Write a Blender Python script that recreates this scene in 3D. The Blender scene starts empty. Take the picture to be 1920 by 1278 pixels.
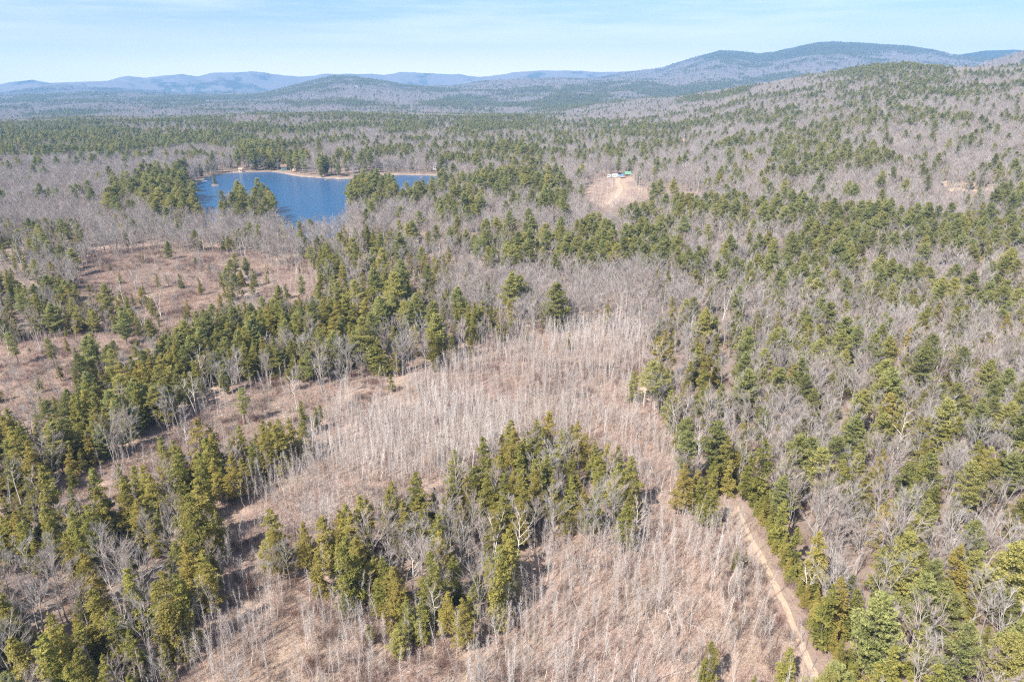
import bpy, math, random
import numpy as np
from mathutils import Vector, Matrix

random.seed(7)
RNG = np.random.default_rng(11)
SC = bpy.context.scene
COL = SC.collection
PI = math.pi

# ------------------------------------------------------------------ camera
CAM_H = 85.0
PITCH = math.radians(20.9)
F = 1280.0                      # focal length in pixels of a 1920 px wide frame
cam_data = bpy.data.cameras.new('camera')
cam_data.sensor_width = 36.0
cam_data.lens = 36.0 * F / 1920.0
cam_data.clip_start = 1.0
cam_data.clip_end = 90000.0
cam = bpy.data.objects.new('camera', cam_data)
cam.location = (0, 0, CAM_H)
cam.rotation_euler = (PI / 2 - PITCH, 0, 0)
COL.objects.link(cam)
SC.camera = cam

# ------------------------------------------------------------------ sky, sun, exposure
SUN_EL = math.radians(47)
SUN_AZ = math.radians(222)      # clockwise from the view direction (+Y)
w = bpy.data.worlds.new('World')
SC.world = w
w.use_nodes = True
nt = w.node_tree
nt.nodes.clear()
sky = nt.nodes.new('ShaderNodeTexSky')
sky.sky_type = 'NISHITA'
sky.sun_disc = False
sky.sun_elevation = SUN_EL
sky.sun_rotation = SUN_AZ
sky.altitude = 200
sky.air_density = 1.0
sky.dust_density = 0.8
sky.ozone_density = 3.5
tc = nt.nodes.new('ShaderNodeTexCoord')
mp = nt.nodes.new('ShaderNodeMapping')
mp.inputs['Scale'].default_value = (1.3, 1.3, 17.0)
cn = nt.nodes.new('ShaderNodeTexNoise')
cn.inputs['Scale'].default_value = 1.7
cn.inputs['Detail'].default_value = 7
cn.inputs['Roughness'].default_value = 0.6
cr = nt.nodes.new('ShaderNodeMapRange')
cr.inputs['From Min'].default_value = 0.46
cr.inputs['From Max'].default_value = 0.64
cr.inputs['To Min'].default_value = 0.0
cr.inputs['To Max'].default_value = 0.45
mx = nt.nodes.new('ShaderNodeMix')
mx.data_type = 'RGBA'
mx.inputs['B'].default_value = (9.5, 9.2, 8.8, 1)
bg = nt.nodes.new('ShaderNodeBackground')
bg.inputs['Strength'].default_value = 0.08
out = nt.nodes.new('ShaderNodeOutputWorld')
L = nt.links.new
L(tc.outputs['Generated'], mp.inputs['Vector'])
L(mp.outputs['Vector'], cn.inputs['Vector'])
L(cn.outputs['Fac'], cr.inputs['Value'])
L(cr.outputs['Result'], mx.inputs['Factor'])
L(sky.outputs['Color'], mx.inputs['A'])
sep = nt.nodes.new('ShaderNodeSeparateXYZ')
hr = nt.nodes.new('ShaderNodeMapRange')      # the milky band of air along the whole horizon
hr.interpolation_type = 'SMOOTHSTEP'
hr.inputs['From Min'].default_value = 0.0
hr.inputs['From Max'].default_value = 0.085
hr.inputs['To Min'].default_value = 0.9
hr.inputs['To Max'].default_value = 0.0
mh = nt.nodes.new('ShaderNodeMix')
mh.data_type = 'RGBA'
mh.inputs['B'].default_value = (16.5, 14.5, 11.0, 1)
L(tc.outputs['Generated'], sep.inputs[0])
L(sep.outputs['Z'], hr.inputs['Value'])
L(hr.outputs['Result'], mh.inputs['Factor'])
L(mx.outputs['Result'], mh.inputs['A'])
L(mh.outputs['Result'], bg.inputs['Color'])
L(bg.outputs['Background'], out.inputs['Surface'])

sun_d = bpy.data.lights.new('sun', 'SUN')
sun_d.energy = 4.7
sun_d.angle = math.radians(0.5)
sun_d.color = (1.0, 0.955, 0.89)
sun = bpy.data.objects.new('sun', sun_d)
sdir = Vector((math.sin(SUN_AZ) * math.cos(SUN_EL), math.cos(SUN_AZ) * math.cos(SUN_EL), math.sin(SUN_EL)))
sun.rotation_euler = sdir.to_track_quat('Z', 'Y').to_euler()
sun.location = (-200, -200, 400)
COL.objects.link(sun)

SC.view_settings.view_transform = 'Standard'
SC.view_settings.look = 'None'
SC.view_settings.exposure = 1.12
SC.view_settings.gamma = 1.0
SC.view_settings.use_curve_mapping = False
SC.render.engine = 'CYCLES'
cy = SC.cycles
cy.max_bounces = 4
cy.diffuse_bounces = 3
cy.glossy_bounces = 2
cy.transmission_bounces = 2
cy.volume_bounces = 0
cy.transparent_max_bounces = 4
cy.use_denoising = False
cy.pixel_filter_type = 'BLACKMAN_HARRIS'
cy.filter_width = 1.2
cy.caustics_reflective = False
cy.caustics_refractive = False

# ------------------------------------------------------------------ helpers: projection, noise, polygons
CP, SP = math.cos(PITCH), math.sin(PITCH)

def project(x, y, z):
    """world point -> pixel of the 1920 x 1278 frame"""
    dz = z - CAM_H
    fwd = y * CP - dz * SP
    up = y * SP + dz * CP
    fwd = np.where(fwd < 1, 1, fwd)
    return 960 + F * x / fwd, 639 - F * up / fwd

def ray(px, py):
    a = (px - 960) / F
    b = (639 - py) / F
    return a, CP + b * SP, -SP + b * CP

def az_el(px, py):
    a, h, v = ray(np.asarray(px, float), np.asarray(py, float))
    return np.arctan2(a, h), v / np.hypot(a, h)

def _h(ix, iy, seed):
    n = (ix.astype(np.int64) * 374761393 + iy.astype(np.int64) * 668265263 + seed * 144665) & 0xFFFFFFFF
    n = ((n ^ (n >> 13)) * 1274126177) & 0xFFFFFFFF
    n = n ^ (n >> 16)
    return (n & 0xFFFF) / 65535.0

def vnoise(x, y, seed=0):
    x = np.asarray(x, float); y = np.asarray(y, float)
    ix = np.floor(x); iy = np.floor(y)
    fx = x - ix; fy = y - iy
    fx = fx * fx * (3 - 2 * fx); fy = fy * fy * (3 - 2 * fy)
    a = _h(ix, iy, seed); b = _h(ix + 1, iy, seed); c = _h(ix, iy + 1, seed); d = _h(ix + 1, iy + 1, seed)
    return (a * (1 - fx) + b * fx) * (1 - fy) + (c * (1 - fx) + d * fx) * fy

def fbm(x, y, seed=0, oct=4):
    s = 0; amp = 0.5; tot = 0
    for o in range(oct):
        s = s + amp * vnoise(x * 2 ** o, y * 2 ** o, seed + o * 17)
        tot += amp; amp *= 0.5
    return s / tot

def inside(poly, x, y):
    n = len(poly); r = np.zeros(np.shape(x), bool)
    j = n - 1
    for i in range(n):
        xi, yi = poly[i]; xj, yj = poly[j]
        if yi != yj:
            c = ((yi > y) != (yj > y)) & (x < (xj - xi) * (y - yi) / (yj - yi) + xi)
            r ^= c
        j = i
    return r

# ------------------------------------------------------------------ terrain heights
class Ridge:
    def __init__(self, pts, rc, near, far, floor=0.0, power=1.0, pad=(None, None)):
        px = np.array([p[0] for p in pts], float); py = np.array([p[1] for p in pts], float)
        self.az, self.el = az_el(px, py)
        if np.isscalar(rc): self.rc = np.full(len(px), float(rc))
        else: self.rc = np.interp(px, [p[0] for p in rc], [p[1] for p in rc])
        self.near, self.far, self.floor, self.power = near, far, floor, power
        self.crest = CAM_H + self.rc * self.el - np.where(self.rc < 6800, 15.0, 0.0)
    def __call__(self, az, r):
        c = np.interp(az, self.az, self.crest); rc = np.interp(az, self.az, self.rc)
        dz = 0.06
        fade = np.clip((az - (self.az[0] - dz)) / dz, 0, 1) * np.clip(((self.az[-1] + dz) - az) / dz, 0, 1)
        n = np.clip((r - (rc - self.near * rc)) / (self.near * rc), 0, 1)
        f = np.clip(((rc + self.far * rc) - r) / (self.far * rc), 0, 1)
        n = np.where(r < rc, n, f)
        n = n ** self.power
        s = np.where(r < rc, n * (1 - 0.0 * n), n)
        s = 0.6 * s + 0.4 * s * s * (3 - 2 * s)
        return c, s * fade

RIDGES = [
    # the near hill on the right
    Ridge([(900, 212), (1000, 206), (1150, 192), (1250, 186), (1400, 156), (1480, 143), (1560, 133), (1640, 119), (1700, 112), (1760, 119), (1850, 121), (1920, 119), (2100, 104), (2300, 118), (2600, 120)],
          [(900, 2800), (1000, 2600), (1250, 2300), (1400, 2000), (1700, 1700), (1920, 1600), (2600, 1400)], 0.80, 0.5, 0.0, 1.15),
    # wooded mountain with two summits
    Ridge([(1000, 165), (1080, 152), (1180, 134), (1240, 127), (1280, 114), (1320, 101), (1350, 93), (1380, 95), (1420, 101), (1450, 98), (1500, 85), (1530, 79), (1560, 77), (1610, 79), (1650, 84), (1700, 87), (1750, 94), (1790, 102), (1820, 106), (1900, 112), (2100, 118)],
          6500, 0.52, 0.45, -10),
    Ridge([(1740, 118), (1780, 107), (1810, 101), (1850, 96), (1900, 95), (1950, 97), (2100, 105)], 7900, 0.3, 0.4, 0),
    Ridge([(1830, 124), (1850, 114), (1880, 105), (1920, 92), (2000, 74), (2200, 64), (2500, 70)], 3000, 0.4, 0.4, 0),
    # low wooded ridge across the left and middle
    Ridge([(-500, 190), (-200, 186), (0, 184), (100, 179), (200, 175), (300, 178), (400, 178), (490, 174), (540, 161), (590, 149), (630, 141), (660, 141), (700, 147), (760, 157), (850, 160), (900, 154), (960, 150), (1030, 146), (1100, 148), (1180, 144), (1250, 148), (1320, 160)],
          5000, 0.48, 0.5, -35),
    Ridge([(-400, 172), (0, 178), (60, 168), (120, 161), (170, 167), (250, 170), (330, 174)], 7000, 0.2, 0.3, -110),
    Ridge([(880, 149), (930, 142), (980, 135), (1060, 131), (1130, 134), (1200, 130), (1240, 124), (1290, 130)], 8300, 0.15, 0.3, -110),
    Ridge([(-500, 150), (0, 165), (50, 158), (100, 155), (200, 150), (290, 152), (400, 150), (520, 156), (620, 164)], 8000, 0.1, 0.3, -110),
    Ridge([(-500, 140), (0, 155), (30, 150), (60, 147), (90, 152), (200, 150), (240, 142), (270, 146), (300, 142), (340, 139), (370, 144), (400, 138), (440, 137), (470, 133), (510, 138), (560, 142), (600, 137), (640, 138), (690, 134), (720, 138), (750, 134), (790, 140), (860, 141), (910, 146), (960, 150)],
          9000, 0.1, 0.06, -110),
    Ridge([(780, 142), (805, 138), (822, 136), (840, 138), (870, 143)], 9450, 0.03, 0.03, -110),
]

def unproj_plane(px, py, z0=0.0):
    a, h, v = ray(np.asarray(px, float), np.asarray(py, float))
    t = (z0 - CAM_H) / v
    return a * t, h * t

LAKE_PX = [(362, 372), (366, 345), (385, 334), (400, 329), (430, 325), (480, 323), (510, 322), (535, 326), (560, 331), (600, 334), (640, 336), (668, 334), (695, 330), (740, 328), (780, 329), (835, 330), (828, 345), (818, 362), (800, 378), (770, 388), (745, 386),
           (738, 370), (715, 364), (690, 364), (666, 370), (656, 392), (650, 415), (640, 440), (600, 450), (560, 452), (536, 448), (530, 418), (522, 400), (500, 392), (470, 390), (440, 391), (418, 398), (408, 418), (388, 426), (374, 408)]
LAKE = [tuple(float(q) for q in unproj_plane(px, py, -1.5)) for px, py in LAKE_PX]
LAKE_C = (float(np.mean([p[0] for p in LAKE])), float(np.mean([p[1] for p in LAKE])))

def seg_dist(poly, x, y, closed=True):
    d = np.full(np.shape(x), 1e9)
    n = len(poly)
    for i in range(n if closed else n - 1):
        ax, ay = poly[i]; bx, by = poly[(i + 1) % n]
        ex, ey = bx - ax, by - ay
        t = np.clip(((x - ax) * ex + (y - ay) * ey) / (ex * ex + ey * ey + 1e-9), 0, 1)
        d = np.minimum(d, np.hypot(x - ax - t * ex, y - ay - t * ey))
    return d

def height(x, y):
    x = np.asarray(x, float); y = np.asarray(y, float)
    r = np.hypot(x, y); az = np.arctan2(x, y)
    z = np.where(r > 1500, -35 * np.clip((r - 1500) / 900, 0, 1), 0.0)
    z = np.where(r > 5200, z - 75 * np.clip((r - 5200) / 1200, 0, 1), z)
    z0 = z.copy()
    for R in RIDGES:
        c, fade = R(az, r)
        z = np.maximum(z, z0 + (c - z0) * fade)
    amp = np.clip(r / 1500, 0, 1)
    z = z + (fbm(x / 70, y / 70, 3, 3) - 0.5) * 3.0 * (1 - 0.5 * amp)
    z = z + (fbm(x / 420, y / 420, 5, 4) - 0.5) * 34 * np.clip((r - 700) / 1600, 0, 1) * np.clip((10000 - r) / 4500, 0.0, 1)
    z = z + (fbm(x / 520, y / 520, 7, 4) - 0.5) * 70 * np.clip((r - 6900) / 700, 0, 1)
    # the lake basin and its flat surroundings
    near = (np.abs(x - LAKE_C[0]) < 400) & (np.abs(y - LAKE_C[1]) < 400)
    if near.any():
        xs = x[near]; ys = y[near]
        d = seg_dist(LAKE, xs, ys); ins = inside(LAKE, xs, ys)
        k = np.clip(d / 90, 0, 1)
        zz = z[near] * k - 0.2 * (1 - k)
        zz = np.where(ins, -1.5 - np.clip(d / 6, 0, 1) * 2.0, -1.3 + (zz + 1.3) * np.clip(d / 10, 0, 1))
        z[near] = zz
    return z

def ground_at(px, py):
    """first hit of a pixel's ray with the terrain"""
    a, h, v = ray(float(px), float(py))
    t = np.geomspace(40, 12000, 6000)
    x = a * t; y = h * t; z = CAM_H + v * t
    g = height(x, y)
    i = int(np.argmax(z <= g))
    if i == 0: i = len(t) - 1
    return float(x[i]), float(y[i]), float(g[i])

def gz(x, y):
    return float(height(np.array([x]), np.array([y]))[0])

# ------------------------------------------------------------------ materials
def mat(name):
    m = bpy.data.materials.new(name); m.use_nodes = True
    n = m.node_tree; n.nodes.clear()
    o = n.nodes.new('ShaderNodeOutputMaterial')
    return m, n, o

def simple(name, col, rough=0.7, var=0.12, scale=3.0, metal=0.0, spec=0.3):
    m, n, o = mat(name)
    b = n.nodes.new('ShaderNodeBsdfPrincipled')
    b.inputs['Roughness'].default_value = rough
    b.inputs['Metallic'].default_value = metal
    b.inputs['Specular IOR Level'].default_value = spec
    t = n.nodes.new('ShaderNodeTexNoise'); t.inputs['Scale'].default_value = scale; t.inputs['Detail'].default_value = 5
    c = n.nodes.new('ShaderNodeTexCoord')
    mix = n.nodes.new('ShaderNodeMix'); mix.data_type = 'RGBA'
    mix.inputs['A'].default_value = [*(q * (1 - var) for q in col), 1]
    mix.inputs['B'].default_value = [*(min(1, q * (1 + var)) for q in col), 1]
    n.links.new(c.outputs['Object'], t.inputs['Vector'])
    n.links.new(t.outputs['Fac'], mix.inputs['Factor'])
    n.links.new(mix.outputs['Result'], b.inputs['Base Color'])
    n.links.new(b.outputs['BSDF'], o.inputs['Surface'])
    return m

def leafy(name, cols, alt, trans=0.18, rnd=0.35):
    """two foliage colours picked by a per-clump attribute, shifted per tree"""
    m, n, o = mat(name)
    at = n.nodes.new('ShaderNodeAttribute'); at.attribute_name = 'tint'
    oi = n.nodes.new('ShaderNodeObjectInfo')
    mix = n.nodes.new('ShaderNodeMix'); mix.data_type = 'RGBA'
    mix.inputs['A'].default_value = (*cols[0], 1); mix.inputs['B'].default_value = (*cols[1], 1)
    mix2 = n.nodes.new('ShaderNodeMix'); mix2.data_type = 'RGBA'
    mix2.inputs['B'].default_value = (*alt, 1)
    mr = n.nodes.new('ShaderNodeMapRange'); mr.inputs['To Min'].default_value = 0; mr.inputs['To Max'].default_value = rnd * 2
    mr.inputs['From Min'].default_value = 0.35
    L = n.links.new
    L(at.outputs['Fac'], mix.inputs['Factor'])
    L(oi.outputs['Random'], mr.inputs['Value'])
    L(mr.outputs['Result'], mix2.inputs['Factor'])
    L(mix.outputs['Result'], mix2.inputs['A'])
    hsv = n.nodes.new('ShaderNodeHueSaturation')
    mm = n.nodes.new('ShaderNodeMath'); mm.operation = 'MULTIPLY'; mm.inputs[1].default_value = 17.31
    fr = n.nodes.new('ShaderNodeMath'); fr.operation = 'FRACT'
    vr = n.nodes.new('ShaderNodeMapRange'); vr.inputs['To Min'].default_value = 0.78; vr.inputs['To Max'].default_value = 1.2
    L(oi.outputs['Random'], mm.inputs[0]); L(mm.outputs[0], fr.inputs[0]); L(fr.outputs[0], vr.inputs['Value'])
    L(vr.outputs['Result'], hsv.inputs['Value'])
    L(mix2.outputs['Result'], hsv.inputs['Color'])
    d = n.nodes.new('ShaderNodeBsdfDiffuse'); L(hsv.outputs['Color'], d.inputs['Color'])
    if trans > 0:
        t = n.nodes.new('ShaderNodeBsdfTranslucent'); L(hsv.outputs['Color'], t.inputs['Color'])
        ms = n.nodes.new('ShaderNodeMixShader'); ms.inputs['Fac'].default_value = trans
        L(d.outputs[0], ms.inputs[1]); L(t.outputs[0], ms.inputs[2]); L(ms.outputs[0], o.inputs['Surface'])
    else:
        L(d.outputs[0], o.inputs['Surface'])
    return m

M = {}
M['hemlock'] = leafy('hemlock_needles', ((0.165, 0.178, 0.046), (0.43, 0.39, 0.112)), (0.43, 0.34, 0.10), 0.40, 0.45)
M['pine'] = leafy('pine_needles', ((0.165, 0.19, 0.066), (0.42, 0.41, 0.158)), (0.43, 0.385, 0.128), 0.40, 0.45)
M['twig'] = leafy('bare_twigs', ((0.325, 0.288, 0.262), (0.49, 0.445, 0.412)), (0.41, 0.315, 0.28), 0.0, 0.42)
M['bark'] = leafy('grey_bark', ((0.26, 0.235, 0.21), (0.42, 0.385, 0.35)), (0.34, 0.30, 0.27), 0.0, 0.4)
M['conifer_bark'] = leafy('conifer_bark', ((0.12, 0.10, 0.08), (0.20, 0.17, 0.15)), (0.15, 0.12, 0.10), 0.0, 0.3)
M['pale_bark'] = leafy('pale_birch_bark', ((0.56, 0.52, 0.47), (0.72, 0.68, 0.62)), (0.60, 0.52, 0.45), 0.0, 0.4)
M['pole'] = leafy('sapling_bark', ((0.42, 0.37, 0.335), (0.64, 0.585, 0.54)), (0.46, 0.37, 0.32), 0.0, 0.5)
M['brush'] = leafy('dry_brush', ((0.30, 0.225, 0.185), (0.50, 0.40, 0.335)), (0.30, 0.185, 0.145), 0.0, 0.5)
M['shrub'] = leafy('brown_shrub', ((0.20, 0.145, 0.12), (0.36, 0.28, 0.24)), (0.24, 0.13, 0.105), 0.0, 0.5)
M['log'] = leafy('weathered_log', ((0.38, 0.33, 0.29), (0.54, 0.48, 0.43)), (0.36, 0.28, 0.23), 0.0, 0.4)

# ------------------------------------------------------------------ mesh building
class MB:
    """collects triangles and quads; each vertex carries a tint"""
    def __init__(s): s.v = []; s.f = []; s.t = []; s.n = 0
    def add(s, v, f, t=0.5):
        v = np.asarray(v, float).reshape(-1, 3)
        s.v.append(v)
        s.t.append(np.full(len(v), t) if np.isscalar(t) else np.asarray(t, float))
        for q in f: s.f.append(tuple(int(i) + s.n for i in q))
        s.n += len(v)
    def tris(s, v, t):
        """v: (k,3,3) loose triangles, t: (k,)"""
        k = len(v)
        s.v.append(v.reshape(-1, 3)); s.t.append(np.repeat(t, 3))
        i = np.arange(k * 3).reshape(k, 3) + s.n
        s.f.extend(map(tuple, i.tolist())); s.n += 3 * k
    def tube(s, pts, rad, sides=4, t=0.5, cap=True):
        pts = np.asarray(pts, float); n = len(pts)
        d = np.gradient(pts, axis=0)
        ref = np.array([0.3, 0.9, 0.1]) if abs(d[0][2]) > 0.7 * np.linalg.norm(d[0]) else np.array([0, 0, 1.0])
        u = np.cross(d, ref); u /= np.linalg.norm(u, axis=1)[:, None] + 1e-9
        w_ = np.cross(d, u); w_ /= np.linalg.norm(w_, axis=1)[:, None] + 1e-9
        a = np.linspace(0, 2 * PI, sides, endpoint=False)
        ring = pts[:, None, :] + np.asarray(rad, float)[:, None, None] * (np.cos(a)[None, :, None] * u[:, None, :] + np.sin(a)[None, :, None] * w_[:, None, :])
        f = []
        for i in range(n - 1):
            for k in range(sides):
                k2 = (k + 1) % sides
                f.append((i * sides + k, i * sides + k2, (i + 1) * sides + k2, (i + 1) * sides + k))
        if cap:
            f.append(tuple(range(sides - 1, -1, -1))); f.append(tuple((n - 1) * sides + k for k in range(sides)))
        s.add(ring.reshape(-1, 3), f, t)
    def box(s, x0, x1, y0, y1, z0, z1, t=0.5):
        v = [(x, y, z) for z in (z0, z1) for y in (y0, y1) for x in (x0, x1)]
        s.add(v, [(0, 2, 3, 1), (4, 5, 7, 6), (0, 1, 5, 4), (2, 6, 7, 3), (0, 4, 6, 2), (1, 3, 7, 5)], t)
    def mesh(s, name, m, extra=None):
        me = bpy.data.meshes.new(name)
        v = np.concatenate(s.v); t = np.concatenate(s.t)
        me.from_pydata(v.tolist(), [], s.f)
        a = me.attributes.new('tint', 'FLOAT', 'POINT'); a.data.foreach_set('value', t.astype(np.float32))
        for q in (m if isinstance(m, (list, tuple)) else [m]): me.materials.append(q)
        me.update()
        return me

def link(name, me, parent=None):
    o = bpy.data.objects.new(name, me); COL.objects.link(o)
    if parent is not None: o.parent = parent
    return o

def tag(o, label=None, cat=None, group=None, kind=None):
    if label: o['label'] = label
    if cat: o['category'] = cat
    if group: o['group'] = group
    if kind: o['kind'] = kind
    return o

def empty(name, loc, rz=0.0):
    o = bpy.data.objects.new(name, None); COL.objects.link(o)
    o.empty_display_size = 0.5
    o.location = loc; o.rotation_euler = (0, 0, rz)
    return o

def unit(v): return v / (np.linalg.norm(v, axis=-1, keepdims=True) + 1e-9)

# ---------------- conifer sprays: every clump is a few needle blades
def clumps(mb, pos, size, tint, rng, per=4, flat=0.5, out=None):
    k = len(pos)
    p = np.repeat(pos, per, 0); s = np.repeat(size, per) * rng.uniform(0.6, 1.25, k * per); t = np.repeat(tint, per)
    d = rng.normal(size=(k * per, 3)); d[:, 2] *= (1 - flat)
    if out is not None: d = d + np.repeat(out, per, 0) * 1.0
    d = unit(d)
    e = rng.normal(size=(k * per, 3)); e[:, 2] *= (1 - flat)
    e = unit(np.cross(d, np.cross(e, d)))
    p = p + rng.normal(size=p.shape) * (s * 0.35)[:, None]
    a = p - d * (s * 0.5)[:, None] + e * (s * 0.22)[:, None]
    b = p - d * (s * 0.35)[:, None] - e * (s * 0.30)[:, None]
    c = p + d * (s * 0.65)[:, None]
    mb.tris(np.stack([a, b, c], 1), np.clip(t + rng.normal(size=len(t)) * 0.12, 0, 1))

def make_hemlock(seed, H, W, base, ragged, crownless=0.0):
    rng = np.random.default_rng(seed)
    tr = MB(); zz = np.linspace(0, 0.97 * H, 7)
    lean = rng.normal(size=2) * 0.02
    ax = lambda z: np.stack([lean[0] * z + 0.12 * np.sin(z * 0.6 + seed), lean[1] * z + 0.12 * np.cos(z * 0.5 + seed), z], -1)
    tr.tube(ax(zz), 0.19 * (H / 14) * (1 - zz / H) ** 0.8 + 0.012, 5, 0.5)
    cr = MB(); P = []; S = []; T = []; O = []
    n = int(62 * H / 13)
    for i in range(n):
        u = (i + rng.uniform(0, 1)) / n
        z = H * (base + (1 - base) * u)
        prof = (1 - u) ** 0.62 * (0.66 + 0.34 * min(1, u / 0.2 + 0.25))
        ln = W * prof * rng.uniform(1 - ragged, 1 + ragged * 0.45) + 0.18
        a = rng.uniform(0, 2 * PI)
        dirh = np.array([math.cos(a), math.sin(a), 0.0])
        rise = rng.uniform(0.05, 0.30) + 0.25 * u
        droop = rng.uniform(0.25, 0.5)
        m_ = max(3, int(ln / 0.30))
        s_ = np.linspace(0.22, 1.0, m_)
        pts = ax(np.full(m_, z)) + dirh[None, :] * (ln * s_)[:, None]
        pts[:, 2] += ln * (rise * s_ - droop * s_ ** 2)
        side = np.array([-dirh[1], dirh[0], 0])
        wv = ln * 0.30 * np.sin(PI * np.clip(s_ * 0.95 + 0.05, 0, 1)) + 0.06
        for q in (-1, 0, 1):
            pp = pts + side[None, :] * (wv * q)[:, None]
            pp[:, 2] -= abs(q) * wv * 0.25
            P.append(pp); S.append(np.full(m_, 0.40) * (0.85 + 0.4 * (1 - u))); O.append(np.repeat((dirh * 0.7 + np.array([0, 0, -0.15]))[None], m_, 0))
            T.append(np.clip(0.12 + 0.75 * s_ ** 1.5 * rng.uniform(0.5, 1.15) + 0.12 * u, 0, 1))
        if rng.uniform() < 0.5:
            tr.tube(np.stack([ax(np.array(z)), pts[m_ // 2]]), [0.03, 0.012], 3, 0.4, False)
    P = np.concatenate(P); S = np.concatenate(S); T = np.concatenate(T); O = np.concatenate(O)
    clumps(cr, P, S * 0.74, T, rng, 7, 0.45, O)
    tip = np.array([ax(np.array(H * q)) for q in (0.93, 0.96, 0.985, 1.0)])
    clumps(cr, tip, np.full(4, 0.4), np.full(4, 0.7), rng, 4, 0.0, np.repeat([[0, 0, 1.0]], 4, 0))
    return tr, cr

def make_pine(seed, H, W, base, dens=1.0):
    rng = np.random.default_rng(seed)
    tr = MB(); zz = np.linspace(0, 0.97 * H, 8)
    lean = rng.normal(size=2) * 0.018
    ax = lambda z: np.stack([lean[0] * z + 0.15 * np.sin(z * 0.4 + seed), lean[1] * z + 0.15 * np.cos(z * 0.35 + seed), z], -1)
    tr.tube(ax(zz), 0.24 * (H / 20) * (1 - zz / H) ** 0.75 + 0.015, 5, 0.5)
    cr = MB(); P = []; S = []; T = []; O = []
    z = H * base
    while z < H * 0.985:
        u = max(0.0, (z / H - base) / (1 - base))
        k = rng.integers(4, 7)
        a0 = rng.uniform(0, 2 * PI)
        for j in range(k):
            if rng.uniform() > dens * 0.92: continue
            prof = (0.45 + 0.75 * u if u < 0.28 else 0.66 + 0.5 * (1 - u)) * (1 - u ** 2.6) ** 0.9
            ln = W * prof * rng.uniform(0.55, 1.25) + 0.3
            a = a0 + j * 2 * PI / k + rng.normal() * 0.25
            dirh = np.array([math.cos(a), math.sin(a), 0.0])
            rise = rng.uniform(0.02, 0.22) + 0.55 * u ** 2
            m_ = max(3, int(ln / 0.42))
            s_ = np.linspace(0.34, 1.0, m_)
            pts = ax(np.full(m_, z)) + dirh[None] * (ln * s_)[:, None]
            pts[:, 2] += ln * (rise * s_ + 0.10 * s_ ** 3 - 0.05)
            side = np.array([-dirh[1], dirh[0], 0])
            tr.tube(np.stack([ax(np.array(z)), pts[-1]]), [0.05, 0.014], 3, 0.4, False)
            wv = ln * 0.26 * np.sin(PI * np.clip(s_ * 0.85, 0, 1)) + 0.08
            for q in (-1, -0.4, 0.4, 1):
                pp = pts + side[None] * (wv * q)[:, None] + rng.normal(size=pts.shape) * 0.10
                pp[:, 2] += 0.06
                P.append(pp); S.append(np.full(m_, 0.50)); O.append(np.repeat((dirh * 0.5 + np.array([0, 0, 0.55]))[None], m_, 0))
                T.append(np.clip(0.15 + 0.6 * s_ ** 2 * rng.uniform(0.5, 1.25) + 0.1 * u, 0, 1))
        z += rng.uniform(0.65, 1.15) * (1 - 0.35 * u) * H / 20
    P = np.concatenate(P); S = np.concatenate(S); T = np.concatenate(T); O = np.concatenate(O)
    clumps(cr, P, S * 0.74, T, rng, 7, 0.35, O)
    tip = np.array([ax(np.array(H * q)) for q in (0.95, 0.97, 1.0)])
    clumps(cr, tip, np.full(3, 0.5), np.full(3, 0.7), rng, 4, 0.0, np.repeat([[0, 0, 1.0]], 3, 0))
    return tr, cr

def blades(mb, p, d, ln, wd, tint, rng):
    """thin tapering twigs"""
    e = unit(np.cross(d, rng.normal(size=d.shape)))
    a = p + e * (wd * 0.5)[:, None]; b = p - e * (wd * 0.5)[:, None]; c = p + d * ln[:, None]
    mb.tris(np.stack([a, b, c], 1), tint)

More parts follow.
